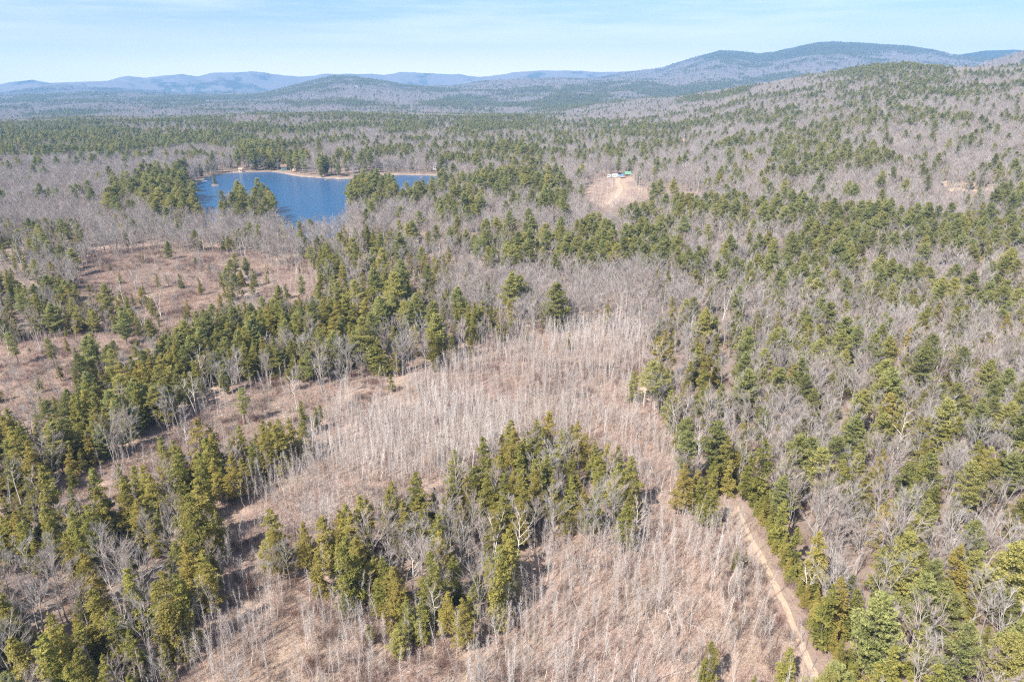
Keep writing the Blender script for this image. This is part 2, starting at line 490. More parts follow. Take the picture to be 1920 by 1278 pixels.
def make_bare(seed, H, W, nlimb, twigs, clear=0.35, forks=1, pale=0.5):
    rng = np.random.default_rng(seed)
    tr = MB(); cr = MB()
    stems = []
    for s in range(forks):
        a = rng.uniform(0, 2 * PI); sp = (0.03 if forks == 1 else rng.uniform(0.10, 0.22))
        hh = H * rng.uniform(0.86, 1.0)
        zz = np.linspace(0, hh, 8)
        b = np.array([math.cos(a), math.sin(a)]) * sp
        wob = rng.normal(size=4) * 0.14
        pts = np.stack([b[0] * zz * (zz / hh) ** 0.4 + wob[0] * np.sin(zz * 0.5 + wob[2] * 9), b[1] * zz * (zz / hh) ** 0.4 + wob[1] * np.sin(zz * 0.43 + wob[3] * 9), zz], 1)
        pts[0, :2] = rng.normal(size=2) * 0.1 * (forks > 1)
        r0 = 0.16 * (H / 15) / (forks ** 0.4)
        tr.tube(pts, r0 * (1 - zz / hh) ** 0.8 + 0.012, 5, pale)
        stems.append((pts, zz, hh))
    tips_p = []; tips_d = []
    def stem_at(st, z):
        pts, zz, hh = st
        return np.array([np.interp(z, zz, pts[:, k]) for k in range(3)])
    for i in range(nlimb):
        st = stems[i % forks]; hh = st[2]
        u = (i + rng.uniform()) / nlimb
        z = hh * (clear + (0.95 - clear) * u)
        p0 = stem_at(st, z)
        a = i * 2.4 + rng.normal() * 0.4
        el = rng.uniform(0.55, 1.0) + 0.25 * u
        ln = W * rng.uniform(0.75, 1.2) * (1.05 - 0.62 * u) * (0.75 + 0.5 * min(1, u * 3))
        d = np.array([math.cos(a) * math.cos(el), math.sin(a) * math.cos(el), math.sin(el)])
        bend = np.array([0, 0, 0.25]) * rng.uniform(-0.3, 1)
        q = np.linspace(0, 1, 4)
        pts = p0 + d[None] * (q * ln)[:, None] + bend[None] * (q ** 2 * ln)[:, None] + rng.normal(size=(4, 3)) * 0.05 * ln * q[:, None]
        tr.tube(pts, 0.062 * (H / 15) * (1 - q * 0.8) * (1.15 - 0.5 * u), 4, pale, False)
        nb = 6
        for j in range(nb):
            v = rng.uniform(0.3, 1.0)
            pb = np.array([np.interp(v, q, pts[:, k]) for k in range(3)])
            db = unit(d + rng.normal(size=3) * 0.45 + np.array([0, 0, 0.32]))
            lb = ln * rng.uniform(0.3, 0.6)
            pe = pb + db * lb
            cr.tube(np.stack([pb, pb + db * lb * 0.55 + rng.normal(size=3) * 0.05 * lb, pe]), [0.026, 0.018, 0.006], 3, pale * 0.9, False)
            for _ in range(twigs):
                vv = rng.uniform(0.15, 1.0)
                tips_p.append(pb + db * lb * vv)
                tips_d.append(unit(db + rng.normal(size=3) * 0.42 + np.array([0, 0, 0.35])))
    P = np.array(tips_p); D = np.array(tips_d)
    k = len(P)
    blades(cr, P, D, rng.uniform(0.5, 1.35, k) * (H / 15), rng.uniform(0.012, 0.022, k), np.clip(rng.normal(0.45, 0.22, k), 0, 1), rng)
    return tr, cr

def make_sapling(seed, H, nb):
    rng = np.random.default_rng(seed)
    mb = MB()
    zz = np.linspace(0, H, 5); ln = rng.normal(size=2) * 0.03; wob = rng.normal(size=2) * rng.choice([0.08, 0.2, 0.32])
    pts = np.stack([ln[0] * zz + wob[0] * np.sin(zz * 0.7), ln[1] * zz + wob[1] * np.sin(zz * 0.6), zz], 1)
    mb.tube(pts, rng.uniform(0.019, 0.036) * (H / 8) * (1 - zz / H) ** 0.6 + 0.009, 3, rng.uniform(0.5, 0.95), False)
    u = rng.uniform(0.28, 0.97, nb); z = u * H
    p = np.stack([np.interp(z, zz, pts[:, k]) for k in range(3)], 1)
    a = rng.uniform(0, 2 * PI, nb); el = rng.uniform(0.7, 1.2, nb)
    d = np.stack([np.cos(a) * np.cos(el), np.sin(a) * np.cos(el), np.sin(el)], 1)
    l_ = rng.uniform(0.5, 1.5, nb) * (1.15 - 0.7 * u) * H / 8
    blades(mb, p, d, l_, rng.uniform(0.014, 0.024, nb), np.clip(rng.normal(0.4, 0.2, nb), 0, 1), rng)
    p2 = p + d * (l_ * rng.uniform(0.3, 0.7, nb))[:, None]
    blades(mb, p2, unit(d + rng.normal(size=d.shape) * 0.5), l_ * 0.6, np.full(nb, 0.015), np.clip(rng.normal(0.4, 0.2, nb), 0, 1), rng)
    return mb

def make_brush(seed, n, h, spread):
    rng = np.random.default_rng(seed)
    mb = MB()
    p = np.zeros((n, 3)); p[:, :2] = rng.normal(size=(n, 2)) * spread
    d = rng.normal(size=(n, 3)) * 0.45; d[:, 2] = 1
    k = int(n * 0.12); d[:k, 2] = 0.12; p[:k, 2] = 0.08
    blades(mb, p, unit(d), rng.uniform(0.4, 1.0, n) * h, rng.uniform(0.02, 0.045, n), np.clip(rng.normal(0.5, 0.25, n), 0, 1), rng)
    return mb

def make_snag(seed, L_):
    rng = np.random.default_rng(seed); mb = MB()
    q = np.linspace(0, L_, 5)
    pts = np.stack([q, 0.3 * np.sin(q * 0.25 + seed) * rng.uniform(0.2, 1), 0.10 + 0 * q + 0.25 * np.abs(np.sin(q * 0.5 + seed)) * 0.5], 1)
    mb.tube(pts, 0.085 * (1 - q / L_ * 0.75), 5, 0.6)
    for i in range(14):
        v = rng.uniform(0.3, 1.0); p0 = np.array([np.interp(v * L_, q, pts[:, k]) for k in range(3)])
        d = unit(np.array([0.6, rng.normal() * 0.7, abs(rng.normal()) * 0.5]))
        mb.tube(np.stack([p0, p0 + d * rng.uniform(0.5, 1.6)]), [0.025, 0.006], 3, 0.5, False)
    return mb

PROTO = {}
def joined(name, tr, cr, mtr, mcr):
    mb = MB(); mb.v = tr.v + cr.v; mb.t = tr.t + cr.t; mb.f = list(tr.f); o = tr.n
    mb.f += [tuple(i + o for i in q) for q in cr.f]
    me = mb.mesh(name, [mtr, mcr])
    ix = np.zeros(len(mb.f), np.int32); ix[len(tr.f):] = 1
    me.polygons.foreach_set('material_index', ix)
    return me

def proto(kind, parts, mt, mc):
    PROTO[kind] = []
    for i, (tr, cr) in enumerate(parts):
        PROTO[kind].append((tr.mesh(kind + '_trunk', mt), cr.mesh(kind + '_crown', mc), joined(kind + '_whole', tr, cr, mt, mc)))

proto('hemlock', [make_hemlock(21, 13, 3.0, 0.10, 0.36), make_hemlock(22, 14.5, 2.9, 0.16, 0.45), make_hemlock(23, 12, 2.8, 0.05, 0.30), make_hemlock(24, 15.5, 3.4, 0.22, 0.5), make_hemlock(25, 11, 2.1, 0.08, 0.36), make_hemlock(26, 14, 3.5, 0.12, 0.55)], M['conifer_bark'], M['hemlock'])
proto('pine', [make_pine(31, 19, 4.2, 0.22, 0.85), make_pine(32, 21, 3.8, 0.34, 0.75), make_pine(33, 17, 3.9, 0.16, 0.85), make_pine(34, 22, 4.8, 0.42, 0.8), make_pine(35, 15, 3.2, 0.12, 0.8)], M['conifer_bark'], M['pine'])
proto('bare', [make_bare(41, 15, 4.2, 15, 24), make_bare(42, 16, 3.8, 15, 22, 0.42), make_bare(43, 13.5, 4.4, 15, 24, 0.28, 2), make_bare(44, 15.5, 3.5, 14, 22, 0.45), make_bare(45, 14, 4.6, 16, 24, 0.30, 3), make_bare(46, 16.5, 4.0, 14, 23, 0.38, 2)], M['bark'], M['twig'])
proto('birch', [make_bare(51, 13.5, 2.8, 12, 9, 0.45, 1, 0.8), make_bare(52, 14, 2.6, 12, 9, 0.40, 2, 0.8), make_bare(53, 12, 3.0, 10, 8, 0.35, 1, 0.8)], M['pale_bark'], M['twig'])
SAP = [make_sapling(60 + i, 6.6 + 0.8 * (i % 4), 80 + 10 * i).mesh('sapling_mesh', M['pole']) for i in range(9)]
M['pole_pale'] = leafy('pale_sapling_bark', ((0.50, 0.455, 0.42), (0.72, 0.675, 0.635)), (0.56, 0.48, 0.435), 0.0, 0.4)
NSAP = len(SAP)
SAP += [make_sapling(160 + i, 7.4 + 0.5 * (i % 4), 70 + 8 * i).mesh('sapling_mesh', M['pole_pale']) for i in range(5)]
BRUSH = [make_brush(80 + i, 52, 1.0, 0.62).mesh('brush_mesh', M['brush']) for i in range(5)]
HT = {'hemlock': [13, 14.5, 12, 15.5, 11, 14], 'pine': [19, 21, 17, 22, 15], 'bare': [15, 16, 13.5, 15.5, 14, 16.5], 'birch': [13.5, 14, 12]}

# ------------------------------------------------------------------ land cover, drawn over the photograph's frame and cast onto the ground
def ext(poly):
    r = []; n = len(poly)
    for i, (x, y) in enumerate(poly):
        px_, py_ = poly[i - 1]; nx_, ny_ = poly[(i + 1) % n]
        if y >= 1280:                        # carry the zone on below the frame
            if x <= 0: x = -700
            if x >= 1920: x = 2700
            if py_ < 1280 and x > -700 and x < 2700: r += [(x, y), (x, 2600)]
            elif ny_ < 1280 and x > -700 and x < 2700: r += [(x, 2600), (x, y)]
            else: r.append((x, 2600))
            continue
        if x <= 0: x = -700
        if x >= 1920: x = 2700
        r.append((x, y))
    return r

# each zone: polygon at mid-crown, conifers per m2, share of hemlock, bare trees per m2
ZONES = [
    ('right_woods', [(1225, 600), (1300, 520), (1920, 500), (1920, 1290), (1530, 1290), (1440, 1070), (1385, 945), (1285, 930), (1270, 800), (1205, 720)], 1/36, .40, 1/17),
    ('right_woods_low', [(1480, 900), (1700, 860), (1920, 850), (1920, 1290), (1540, 1290), (1500, 1150)], 1/27, .55, 1/20),
    ('track_edge', [(1405, 925), (1430, 890), (1490, 960), (1520, 1070), (1590, 1170), (1640, 1290), (1560, 1290), (1515, 1150), (1465, 1050)], 1/15, .95, 1/22),
    ('track_bend', [(1275, 945), (1275, 890), (1330, 850), (1400, 820), (1440, 830), (1440, 920), (1385, 955)], 1/18, .95, 1/40),
    ('clearing_top_edge', [(1225, 640), (1260, 570), (1330, 580), (1430, 590), (1440, 650), (1390, 720), (1320, 790), (1265, 775), (1225, 720)], 1/26, .75, 1/30),
    ('left_far_hardwoods', [(0, 310), (150, 300), (350, 300), (370, 330), (230, 350), (200, 390), (160, 430), (0, 430)], 1/400, .2, 1/16),
    ('treeline', [(0, 780), (90, 775), (160, 722), (233, 675), (273, 655), (333, 630), (367, 612), (433, 590), (483, 585), (547, 590), (600, 580), (640, 570), (720, 570), (740, 600), (683, 646), (640, 668), (583, 690), (500, 668), (460, 680), (400, 712), (360, 728), (300, 760), (240, 790), (187, 820), (100, 860), (0, 880)], 1/11, .68, 1/36),
    ('left_woods', [(0, 880), (100, 850), (240, 860), (330, 800), (420, 780), (520, 790), (600, 765), (605, 785), (545, 835), (455, 880), (405, 920), (412, 1020), (385, 1090), (375, 1170), (290, 1225), (230, 1290), (0, 1290)], 1/17, .95, 1/36),
    ('left_grey_trees', [(0, 1040), (130, 1020), (280, 990), (330, 1020), (300, 1100), (170, 1150), (0, 1180)], 1/110, .95, 1/16),
    ('olive_band', [(590, 470), (640, 430), (760, 440), (850, 470), (860, 500), (800, 560), (700, 600), (610, 640), (560, 600), (560, 520)], 1/24, .85, 1/48),
    ('middle_hardwoods', [(860, 500), (940, 510), (1130, 510), (1270, 510), (1300, 560), (1220, 590), (1100, 575), (1000, 590), (880, 600), (800, 600), (800, 560)], 1/330, .7, 1/13),
    ('pine_band', [(870, 440), (960, 420), (1040, 440), (1130, 430), (1250, 440), (1280, 470), (1260, 500), (1130, 500), (1020, 492), (940, 500), (890, 485)], 1/34, .1, 1/50),
    ('upper_right_belt', [(1130, 395), (1200, 370), (1330, 385), (1500, 370), (1600, 395), (1760, 380), (1920, 400), (1920, 450), (1700, 500), (1500, 500), (1330, 450), (1180, 430)], 1/55, .4, 1/22),
    ('right_pine_belt', [(1490, 440), (1600, 430), (1690, 450), (1680, 490), (1600, 515), (1500, 520), (1430, 540), (1400, 520)], 1/34, .3, 1/40),
    ('lake_pines', [(872, 275), (940, 265), (1010, 285), (1030, 330), (1080, 370), (1060, 400), (990, 400), (940, 380), (900, 350), (870, 310)], 1/55, .1, 1/32),
    ('lake_south_pines', [(800, 390), (890, 368), (905, 410), (840, 430), (800, 420)], 1/50, .2, 1/40),
    ('lake_west_pines', [(200, 352), (280, 335), (350, 322), (368, 340), (368, 375), (385, 398), (340, 408), (290, 400), (260, 380)], 1/34, .15, 1/60),
    ('lake_north_pines', [(430, 300), (470, 280), (560, 275), (640, 290), (700, 305), (725, 310), (715, 328), (660, 330), (560, 324), (500, 314), (440, 316)], 1/45, .1, 1/60),
    ('peninsula', [(658, 352), (742, 348), (745, 368), (715, 374), (690, 376), (652, 392)], 1/22, .2, 1/80),
    ('near_shore_grove', [(408, 384), (432, 378), (440, 390), (452, 374), (500, 366), (532, 384), (534, 402), (480, 404), (412, 404)], 1/30, .35, 1/60),
    ('far_left_belt', [(0, 240), (200, 236), (420, 238), (560, 243), (700, 237), (560, 258), (420, 268), (280, 288), (150, 298), (0, 306)], 1/46, .1, 1/36),
    ('far_middle_belt', [(700, 235), (1000, 225), (1180, 235), (1300, 240), (1290, 280), (1160, 285), (1000, 250), (860, 250), (720, 250)], 1/75, .1, 1/40),
    ('meadow_west_trees', [(0, 505), (60, 500), (130, 535), (190, 585), (190, 600), (120, 585), (40, 600), (0, 618)], 1/24, .6, 1/60),
    ('meadow_north_trees', [(0, 425), (60, 420), (140, 420), (170, 465), (140, 495), (60, 488), (0, 480)], 1/30, .55, 1/50),
    ('meadow', [(0, 640), (40, 608), (120, 592), (200, 604), (200, 585), (130, 525), (140, 495), (180, 460), (300, 450), (450, 455), (520, 480), (600, 490), (560, 560), (480, 553), (433, 560), (367, 586), (333, 606), (273, 633), (233, 653), (160, 700), (90, 753), (0, 760)], 1/420, .8, 1/130),
    ('meadow_clump_a', [(60, 650), (130, 640), (225, 650), (225, 695), (130, 725), (60, 700)], 1/40, .8, 1/90),
    ('meadow_clump_b', [(405, 500), (450, 490), (490, 520), (480, 545), (420, 540)], 1/24, .8, 1/90),
    ('meadow_clump_c', [(170, 560), (260, 540), (300, 560), (270, 600), (210, 600)], 1/60, .8, 1/60),
    ('meadow_east_brush', [(500, 480), (600, 470), (590, 560), (500, 560)], 1/90, .8, 1/50),
    ('skid_strip', [(0, 925), (110, 880), (235, 815), (350, 748), (470, 692), (540, 690), (640, 685), (760, 650), (880, 640), (960, 605), (900, 650), (800, 700), (740, 735), (620, 765), (560, 780), (430, 800), (340, 830), (270, 872), (200, 905), (90, 925), (0, 955)], 1/420, .8, 1/150),
    ('strip_trees', [(640, 690), (760, 640), (800, 590), (960, 560), (960, 600), (860, 640), (760, 700), (640, 730)], 1/120, .8, 1/55),
    ('clearing', [(1000, 600), (1100, 580), (1200, 595), (1222, 640), (1203, 720), (1268, 800), (1283, 930), (1385, 950), (1440, 1080), (1530, 1290), (230, 1290), (290, 1225), (375, 1170), (385, 1090), (412, 1020), (405, 920), (455, 880), (545, 835), (605, 785), (640, 730), (750, 720), (800, 690), (880, 650), (960, 605)], 0.0, .9, 1/600),
    ('grove', [(505, 1000), (580, 980), (680, 965), (800, 925), (870, 870), (960, 810), (1010, 795), (1130, 820), (1195, 900), (1195, 985), (1100, 985), (1000, 975), (985, 1060), (940, 1115), (860, 1165), (760, 1150), (640, 1075), (510, 1060)], 1/22, .98, 1/22),
    ('grove_middle', [(690, 980), (800, 940), (900, 970), (960, 985), (900, 1050), (830, 1100), (730, 1080)], 1/46, .97, 1/10),
    ('house_clearing', [(1095, 335), (1130, 318), (1190, 322), (1190, 335), (1240, 345), (1320, 345), (1320, 362), (1230, 365), (1180, 385), (1140, 395), (1095, 370)], 0.0, .5, 1/110),
    ('right_field', [(1762, 338), (1866, 339), (1868, 354), (1782, 358)], 0.0, .3, 1/600),
]
ZONES = [(n, ext(p), a, b, c) for n, p, a, b, c in ZONES]
ZN = {z[0]: i + 1 for i, z in enumerate(ZONES)}

def zone_of(x, y, zmid):
    px, py = project(x, y, height(x, y) + zmid)
    zid = np.zeros(len(x), int)
    front = y > 10
    for i, zn in enumerate(ZONES):
        zid[inside(zn[1], px, py) & front] = i + 1
    return zid, px, py

TRACK_PX = [(1560, 1330), (1535, 1278), (1510, 1225), (1492, 1180), (1470, 1130), (1450, 1088), (1428, 1045), (1408, 1008), (1393, 975), (1383, 948)]
TRACK = [ground_at(*p)[:2] for p in TRACK_PX]
TRACK2_PX = [(1212, 752), (1206, 738), (1208, 722), (1220, 700), (1228, 686)]
TRACK2 = [ground_at(*p)[:2] for p in TRACK2_PX]
DRIVE_PX = [(1138, 384), (1152, 374), (1160, 362), (1165, 352), (1158, 344), (1160, 334)]
DRIVE = [ground_at(*p)[:2] for p in DRIVE_PX]

# sites of buildings: name -> pixel of the foot, radius kept clear, length of the open view toward the camera
SITES = {
    'green_roof': (1176, 331, 5, 28), 'blue_tarp': (1167, 334, 4, 30), 'trailer': (1153, 333, 5, 30), 'pickup': (1161, 327, 3, 20),
    'white_farm': (1241, 211, 16, 90), 'tan_lodge': (1271, 270, 13, 60), 'far_white': (895, 201, 14, 90), 'far_shed': (832, 204, 12, 90),
    'hill_farm': (668, 164, 12, 60), 'ridge_farm_a': (388, 192, 14, 60), 'ridge_farm_b': (372, 186, 14, 60), 'ridge_house': (585, 182, 10, 50),
    'teal_cabin': (533, 319, 4, 12), 'tan_cabin': (553, 320, 3.5, 10), 'white_cabin': (817, 318, 4, 22), 'pontoon': (812, 330, 5, 30), 'shore_hut': (452, 322, 4, 30),
    'west_boat': (381, 337, 4, 30), 'west_cabin': (355, 356, 6, 40), 'road_house': (788, 452, 4, 16),
}
SITE = {k: (*ground_at(v[0], v[1]), v[2], v[3]) for k, v in SITES.items()}
FIELDS = [(*SITE['white_farm'][:2], 60), (*SITE['hill_farm'][:2], 45), (*SITE['ridge_farm_a'][:2], 45), (*SITE['tan_lodge'][:2], 30), (*SITE['road_house'][:2], 22), (*ground_at(1190, 213)[:2], 50), (*ground_at(880, 268)[:2], 30)]

def open_view(x, y):
    ok = np.ones(len(x), bool)
    for k, (sx, sy, sz, rad, ln) in SITE.items():
        d = math.hypot(sx, sy); ux, uy = -sx / d, -sy / d
        a = (x - sx) * ux + (y - sy) * uy
        l = np.abs((x - sx) * uy - (y - sy) * ux)
        ok &= ~((a > -rad) & (a < ln) & (l < rad))
    return ok

# ------------------------------------------------------------------ terrain mesh and material
def build_terrain():
    az = np.concatenate([np.radians(np.arange(-180, -48, 4.0)), np.radians(np.linspace(-48, 48, 760)), np.radians(np.arange(52, 180, 4.0))])
    r = np.concatenate([np.linspace(6, 60, 14)[:-1], np.geomspace(60, 9700, 540)])
    na, nr = len(az), len(r)
    A, R = np.meshgrid(az, r)
    X = (R * np.sin(A)).ravel(); Y = (R * np.cos(A)).ravel()
    Z = height(X, Y)
    V = np.concatenate([[[0, 0, float(Z[0])]], np.stack([X, Y, Z], 1)])
    i = np.arange(nr - 1)[:, None] * na; j = np.arange(na)[None, :]
    j2 = (j + 1) % na
    q = np.stack([i + j, i + na + j, i + na + j2, i + j2], -1).reshape(-1, 4) + 1
    q = q[:, ::-1].copy()
    fan = [(0, 1 + k, 1 + (k + 1) % na) for k in range(na)]
    me = bpy.data.meshes.new('terrain')
    nq = len(q); nf = len(fan)
    me.vertices.add(len(V)); me.vertices.foreach_set('co', V.ravel())
    me.loops.add(nq * 4 + nf * 3)
    li = np.concatenate([q.ravel(), np.array(fan)[:, ::-1].ravel()]).astype(np.int32)
    me.loops.foreach_set('vertex_index', li)
    me.polygons.add(nq + nf)
    st = np.concatenate([np.arange(nq) * 4, nq * 4 + np.arange(nf) * 3]).astype(np.int32)
    me.polygons.foreach_set('loop_start', st)
    me.update(calc_edges=True); me.validate()
    me.polygons.foreach_set('use_smooth', np.ones(nq + nf, bool))
    x, y = V[:, 0], V[:, 1]; rr = np.hypot(x, y)
    zid, px, py = zone_of(x, y, 0.5)
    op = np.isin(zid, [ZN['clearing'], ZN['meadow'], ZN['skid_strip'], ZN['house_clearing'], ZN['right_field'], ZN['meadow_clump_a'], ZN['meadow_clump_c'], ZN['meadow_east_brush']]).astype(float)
    nk = rr < 300
    op[nk] = np.maximum(op[nk], 0.4 * np.clip(1.3 - seg_dist(TRACK, x[nk], y[nk], False) / 7, 0, 1))
    sand = np.zeros(len(x))
    nl = (np.abs(x - LAKE_C[0]) < 300) & (np.abs(y - LAKE_C[1]) < 300)
    sand[nl] = np.clip(1 - seg_dist(LAKE, x[nl], y[nl]) / 3.2, 0, 1) * np.clip(fbm(x[nl] / 12, y[nl] / 12, 15) * 3 - 0.75, 0.1, 0.9)
    sand[np.isin(zid, [ZN['right_field']])] = 0.8
    for (fx, fy, fr) in FIELDS:
        sand = np.maximum(sand, np.clip(1.6 - 1.6 * np.hypot(x - fx, y - fy) / fr, 0, 1) * np.clip(fbm(x / 16, y / 16, 13) * 2.2 - 0.35, 0, 0.9))
    hc = zid == ZN['house_clearing']
    sand[hc] = np.clip(fbm(x[hc] / 11, y[hc] / 11, 9) * 4 - 2.2, 0, 0.4)
    far = np.clip((rr - 2200) / 1500, 0, 1)
    con = conifer_share(x, y, V[:, 2])
    snow = ((rr > 9150) & (px > 770) & (px < 880)).astype(float)
    for nm, a in (('open', op), ('sand', sand), ('far', far), ('con', con), ('snow', snow)):
        at = me.attributes.new(nm, 'FLOAT', 'POINT'); at.data.foreach_set('value', a.astype(np.float32))
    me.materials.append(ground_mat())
    return tag(link('ground', me), kind='structure')

def conifer_share(x, y, z):
    """share of conifers in far woods: patches, and dark spruce on the high ground"""
    r = np.hypot(x, y)
    n = fbm(x / 260, y / 260, 31, 4)
    n2 = fbm(x / 900, y / 900, 37, 3)
    n3 = fbm(x / 85, y / 85, 41, 3)
    c = np.clip((n - 0.53) * 4.2 + (n2 - 0.5) * 2.6 + (n3 - 0.5) * 3.4, 0, 1) * 0.85 + 0.025
    hi = np.clip((z - 232 - (n2 - 0.5) * 170 - (n3 - 0.5) * 60) / 40, 0, 1) * (r > 4500)
    c = np.where((r > 3900) & (r < 5600) & (x < -150), np.maximum(c, np.clip((z - 45) / 35, 0, 0.75) * np.clip((n3 - 0.3) * 4, 0, 1)), c)
    return np.clip(np.maximum(c * np.where(r > 4500, 0.75, 1.0), hi * 0.95), 0, 1)

def ground_mat():
    m, n, o = mat('ground_cover')
    L = n.links.new
    def attr(s):
        a = n.nodes.new('ShaderNodeAttribute'); a.attribute_name = s; return a.outputs['Fac']
    geo = n.nodes.new('ShaderNodeNewGeometry')
    def noise(scale, det=6, rough=0.6):
        t = n.nodes.new('ShaderNodeTexNoise'); t.inputs['Scale'].default_value = scale; t.inputs['Detail'].default_value = det; t.inputs['Roughness'].default_value = rough
        L(geo.outputs['Position'], t.inputs['Vector']); return t.outputs['Fac']
    def ramp(v, a, b):
        r = n.nodes.new('ShaderNodeMapRange'); r.inputs['From Min'].default_value = a; r.inputs['From Max'].default_value = b
        L(v, r.inputs['Value']); return r.outputs['Result']
    def mix(f, a, b):
        k = n.nodes.new('ShaderNodeMix'); k.data_type = 'RGBA'
        for s, v in (('A', a), ('B', b)):
            if isinstance(v, tuple): k.inputs[s].default_value = (*v, 1)
            else: L(v, k.inputs[s])
        if isinstance(f, float): k.inputs['Factor'].default_value = f
        else: L(f, k.inputs['Factor'])
        return k.outputs['Result']
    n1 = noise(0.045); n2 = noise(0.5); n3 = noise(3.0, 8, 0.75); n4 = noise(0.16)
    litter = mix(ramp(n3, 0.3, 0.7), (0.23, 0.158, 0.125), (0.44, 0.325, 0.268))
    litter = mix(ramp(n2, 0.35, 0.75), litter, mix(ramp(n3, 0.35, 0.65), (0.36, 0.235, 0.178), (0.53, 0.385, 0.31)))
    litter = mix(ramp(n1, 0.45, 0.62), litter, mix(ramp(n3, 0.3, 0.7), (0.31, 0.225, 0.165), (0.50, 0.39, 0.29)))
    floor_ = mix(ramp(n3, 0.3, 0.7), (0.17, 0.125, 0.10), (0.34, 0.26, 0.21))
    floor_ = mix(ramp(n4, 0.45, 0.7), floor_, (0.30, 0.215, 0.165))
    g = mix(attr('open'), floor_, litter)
    sand = mix(ramp(n2, 0.3, 0.7), (0.38, 0.285, 0.20), (0.53, 0.42, 0.31))
    # woods too far off to tell the trees apart
    f1 = noise(0.045, 4, 0.7)
    hard = mix(ramp(f1, 0.35, 0.65), (0.19, 0.165, 0.16), (0.28, 0.24, 0.23))
    dark = mix(ramp(f1, 0.35, 0.65), (0.028, 0.042, 0.028), (0.055, 0.072, 0.045))
    add = n.nodes.new('ShaderNodeMath'); add.operation = 'ADD'
    L(attr('con'), add.inputs[0]); L(ramp(f1, 0.3, 0.7), add.inputs[1])
    wood = mix(ramp(add.outputs[0], 0.75, 1.15), hard, dark)
    g = mix(attr('far'), g, wood)
    g = mix(attr('sand'), g, sand)
    g = mix(attr('snow'), g, (0.85, 0.87, 0.9))
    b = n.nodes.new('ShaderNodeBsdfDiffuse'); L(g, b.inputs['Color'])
    bp = n.nodes.new('ShaderNodeBump'); bp.inputs['Strength'].default_value = 0.5; bp.inputs['Distance'].default_value = 0.25
    L(n3, bp.inputs['Height']); L(bp.outputs['Normal'], b.inputs['Normal'])
    L(b.outputs[0], o.inputs['Surface'])
    return m

build_terrain()

# ------------------------------------------------------------------ lake
def build_lake():
    P = np.array(LAKE)
    # smooth and roughen the outline a little
    pts = []
    for i in range(len(P)):
        a = P[i]; b = P[(i + 1) % len(P)]
        for k in range(4):
            q = a + (b - a) * k / 4
            pts.append(q)
    pts = np.array(pts)
    pts = (np.roll(pts, 1, 0) + pts * 2 + np.roll(pts, -1, 0)) / 4
    c = pts.mean(0)
    pts = pts + (pts - c) / np.linalg.norm(pts - c, axis=1)[:, None] * 4.0   # runs under the banks
    me = bpy.data.meshes.new('lake_water')
    me.from_pydata([(float(a), float(b), -1.5) for a, b in pts], [], [tuple(range(len(pts)))])
    m, n, o = mat('lake_water')
    L = n.links.new
    b = n.nodes.new('ShaderNodeBsdfPrincipled')
    b.inputs['Base Color'].default_value = (0.008, 0.085, 0.21, 1)
    b.inputs['Roughness'].default_value = 0.12
    b.inputs['IOR'].default_value = 1.33
    geo = n.nodes.new('ShaderNodeNewGeometry')
    t = n.nodes.new('ShaderNodeTexNoise'); t.inputs['Scale'].default_value = 0.35; t.inputs['Detail'].default_value = 6; t.inputs['Roughness'].default_value = 0.65
    L(geo.outputs['Position'], t.inputs['Vector'])
    bp = n.nodes.new('ShaderNodeBump'); bp.inputs['Strength'].default_value = 1.0; bp.inputs['Distance'].default_value = 0.8
    L(t.outputs['Fac'], bp.inputs['Height']); L(bp.outputs['Normal'], b.inputs['Normal'])
    L(b.outputs['BSDF'], o.inputs['Surface'])
    me.materials.append(m)
    me.update()
    if me.polygons[0].normal.z < 0: me.flip_normals()
    tag(link('lake_water', me), kind='structure')
build_lake()

# ------------------------------------------------------------------ tracks
def ribbon(name, pts, wids, m, lift=0.05):
    P = np.array(pts); k = 12
    # resample smoothly
    t = np.arange(len(P)); tt = np.linspace(0, len(P) - 1, (len(P) - 1) * k + 1)
    q = np.stack([np.interp(tt, t, P[:, 0]), np.interp(tt, t, P[:, 1])], 1)
    for _ in range(12): q[1:-1] = (q[:-2] + 2 * q[1:-1] + q[2:]) / 4
    wd = np.interp(tt, t, wids)
    d = np.gradient(q, axis=0); d /= np.linalg.norm(d, axis=1)[:, None]
    nrm = np.stack([d[:, 1], -d[:, 0]], 1)
    cols = 7; V = []; F_ = []
    jit = (vnoise(tt * 3.0, tt * 0 + 1, 4) - 0.5) * 0.5
    for c in range(cols):
        s = (c / (cols - 1) - 0.5)
        e = q + nrm * (wd * s + jit * wd * 0.5)[:, None]
        z = height(e[:, 0], e[:, 1]) + (lift if 0 < c < cols - 1 else -0.06) - 0.05 * math.exp(-((abs(s) - 0.24) / 0.08) ** 2)
        V.append(np.stack([e[:, 0], e[:, 1], z], 1))
    V = np.stack(V, 1); nn = len(q)
    for i in range(nn - 1):
        for c in range(cols - 1):
            F_.append((i * cols + c, i * cols + c + 1, (i + 1) * cols + c + 1, (i + 1) * cols + c))
    me = bpy.data.meshes.new(name)
    me.from_pydata(V.reshape(-1, 3).tolist(), [], F_); me.materials.append(m); me.update()
    at = me.attributes.new('across', 'FLOAT', 'POINT'); at.data.foreach_set('value', np.tile(np.abs(np.linspace(-1, 1, cols)), nn).astype(np.float32))
    return tag(link(name, me), kind='structure')

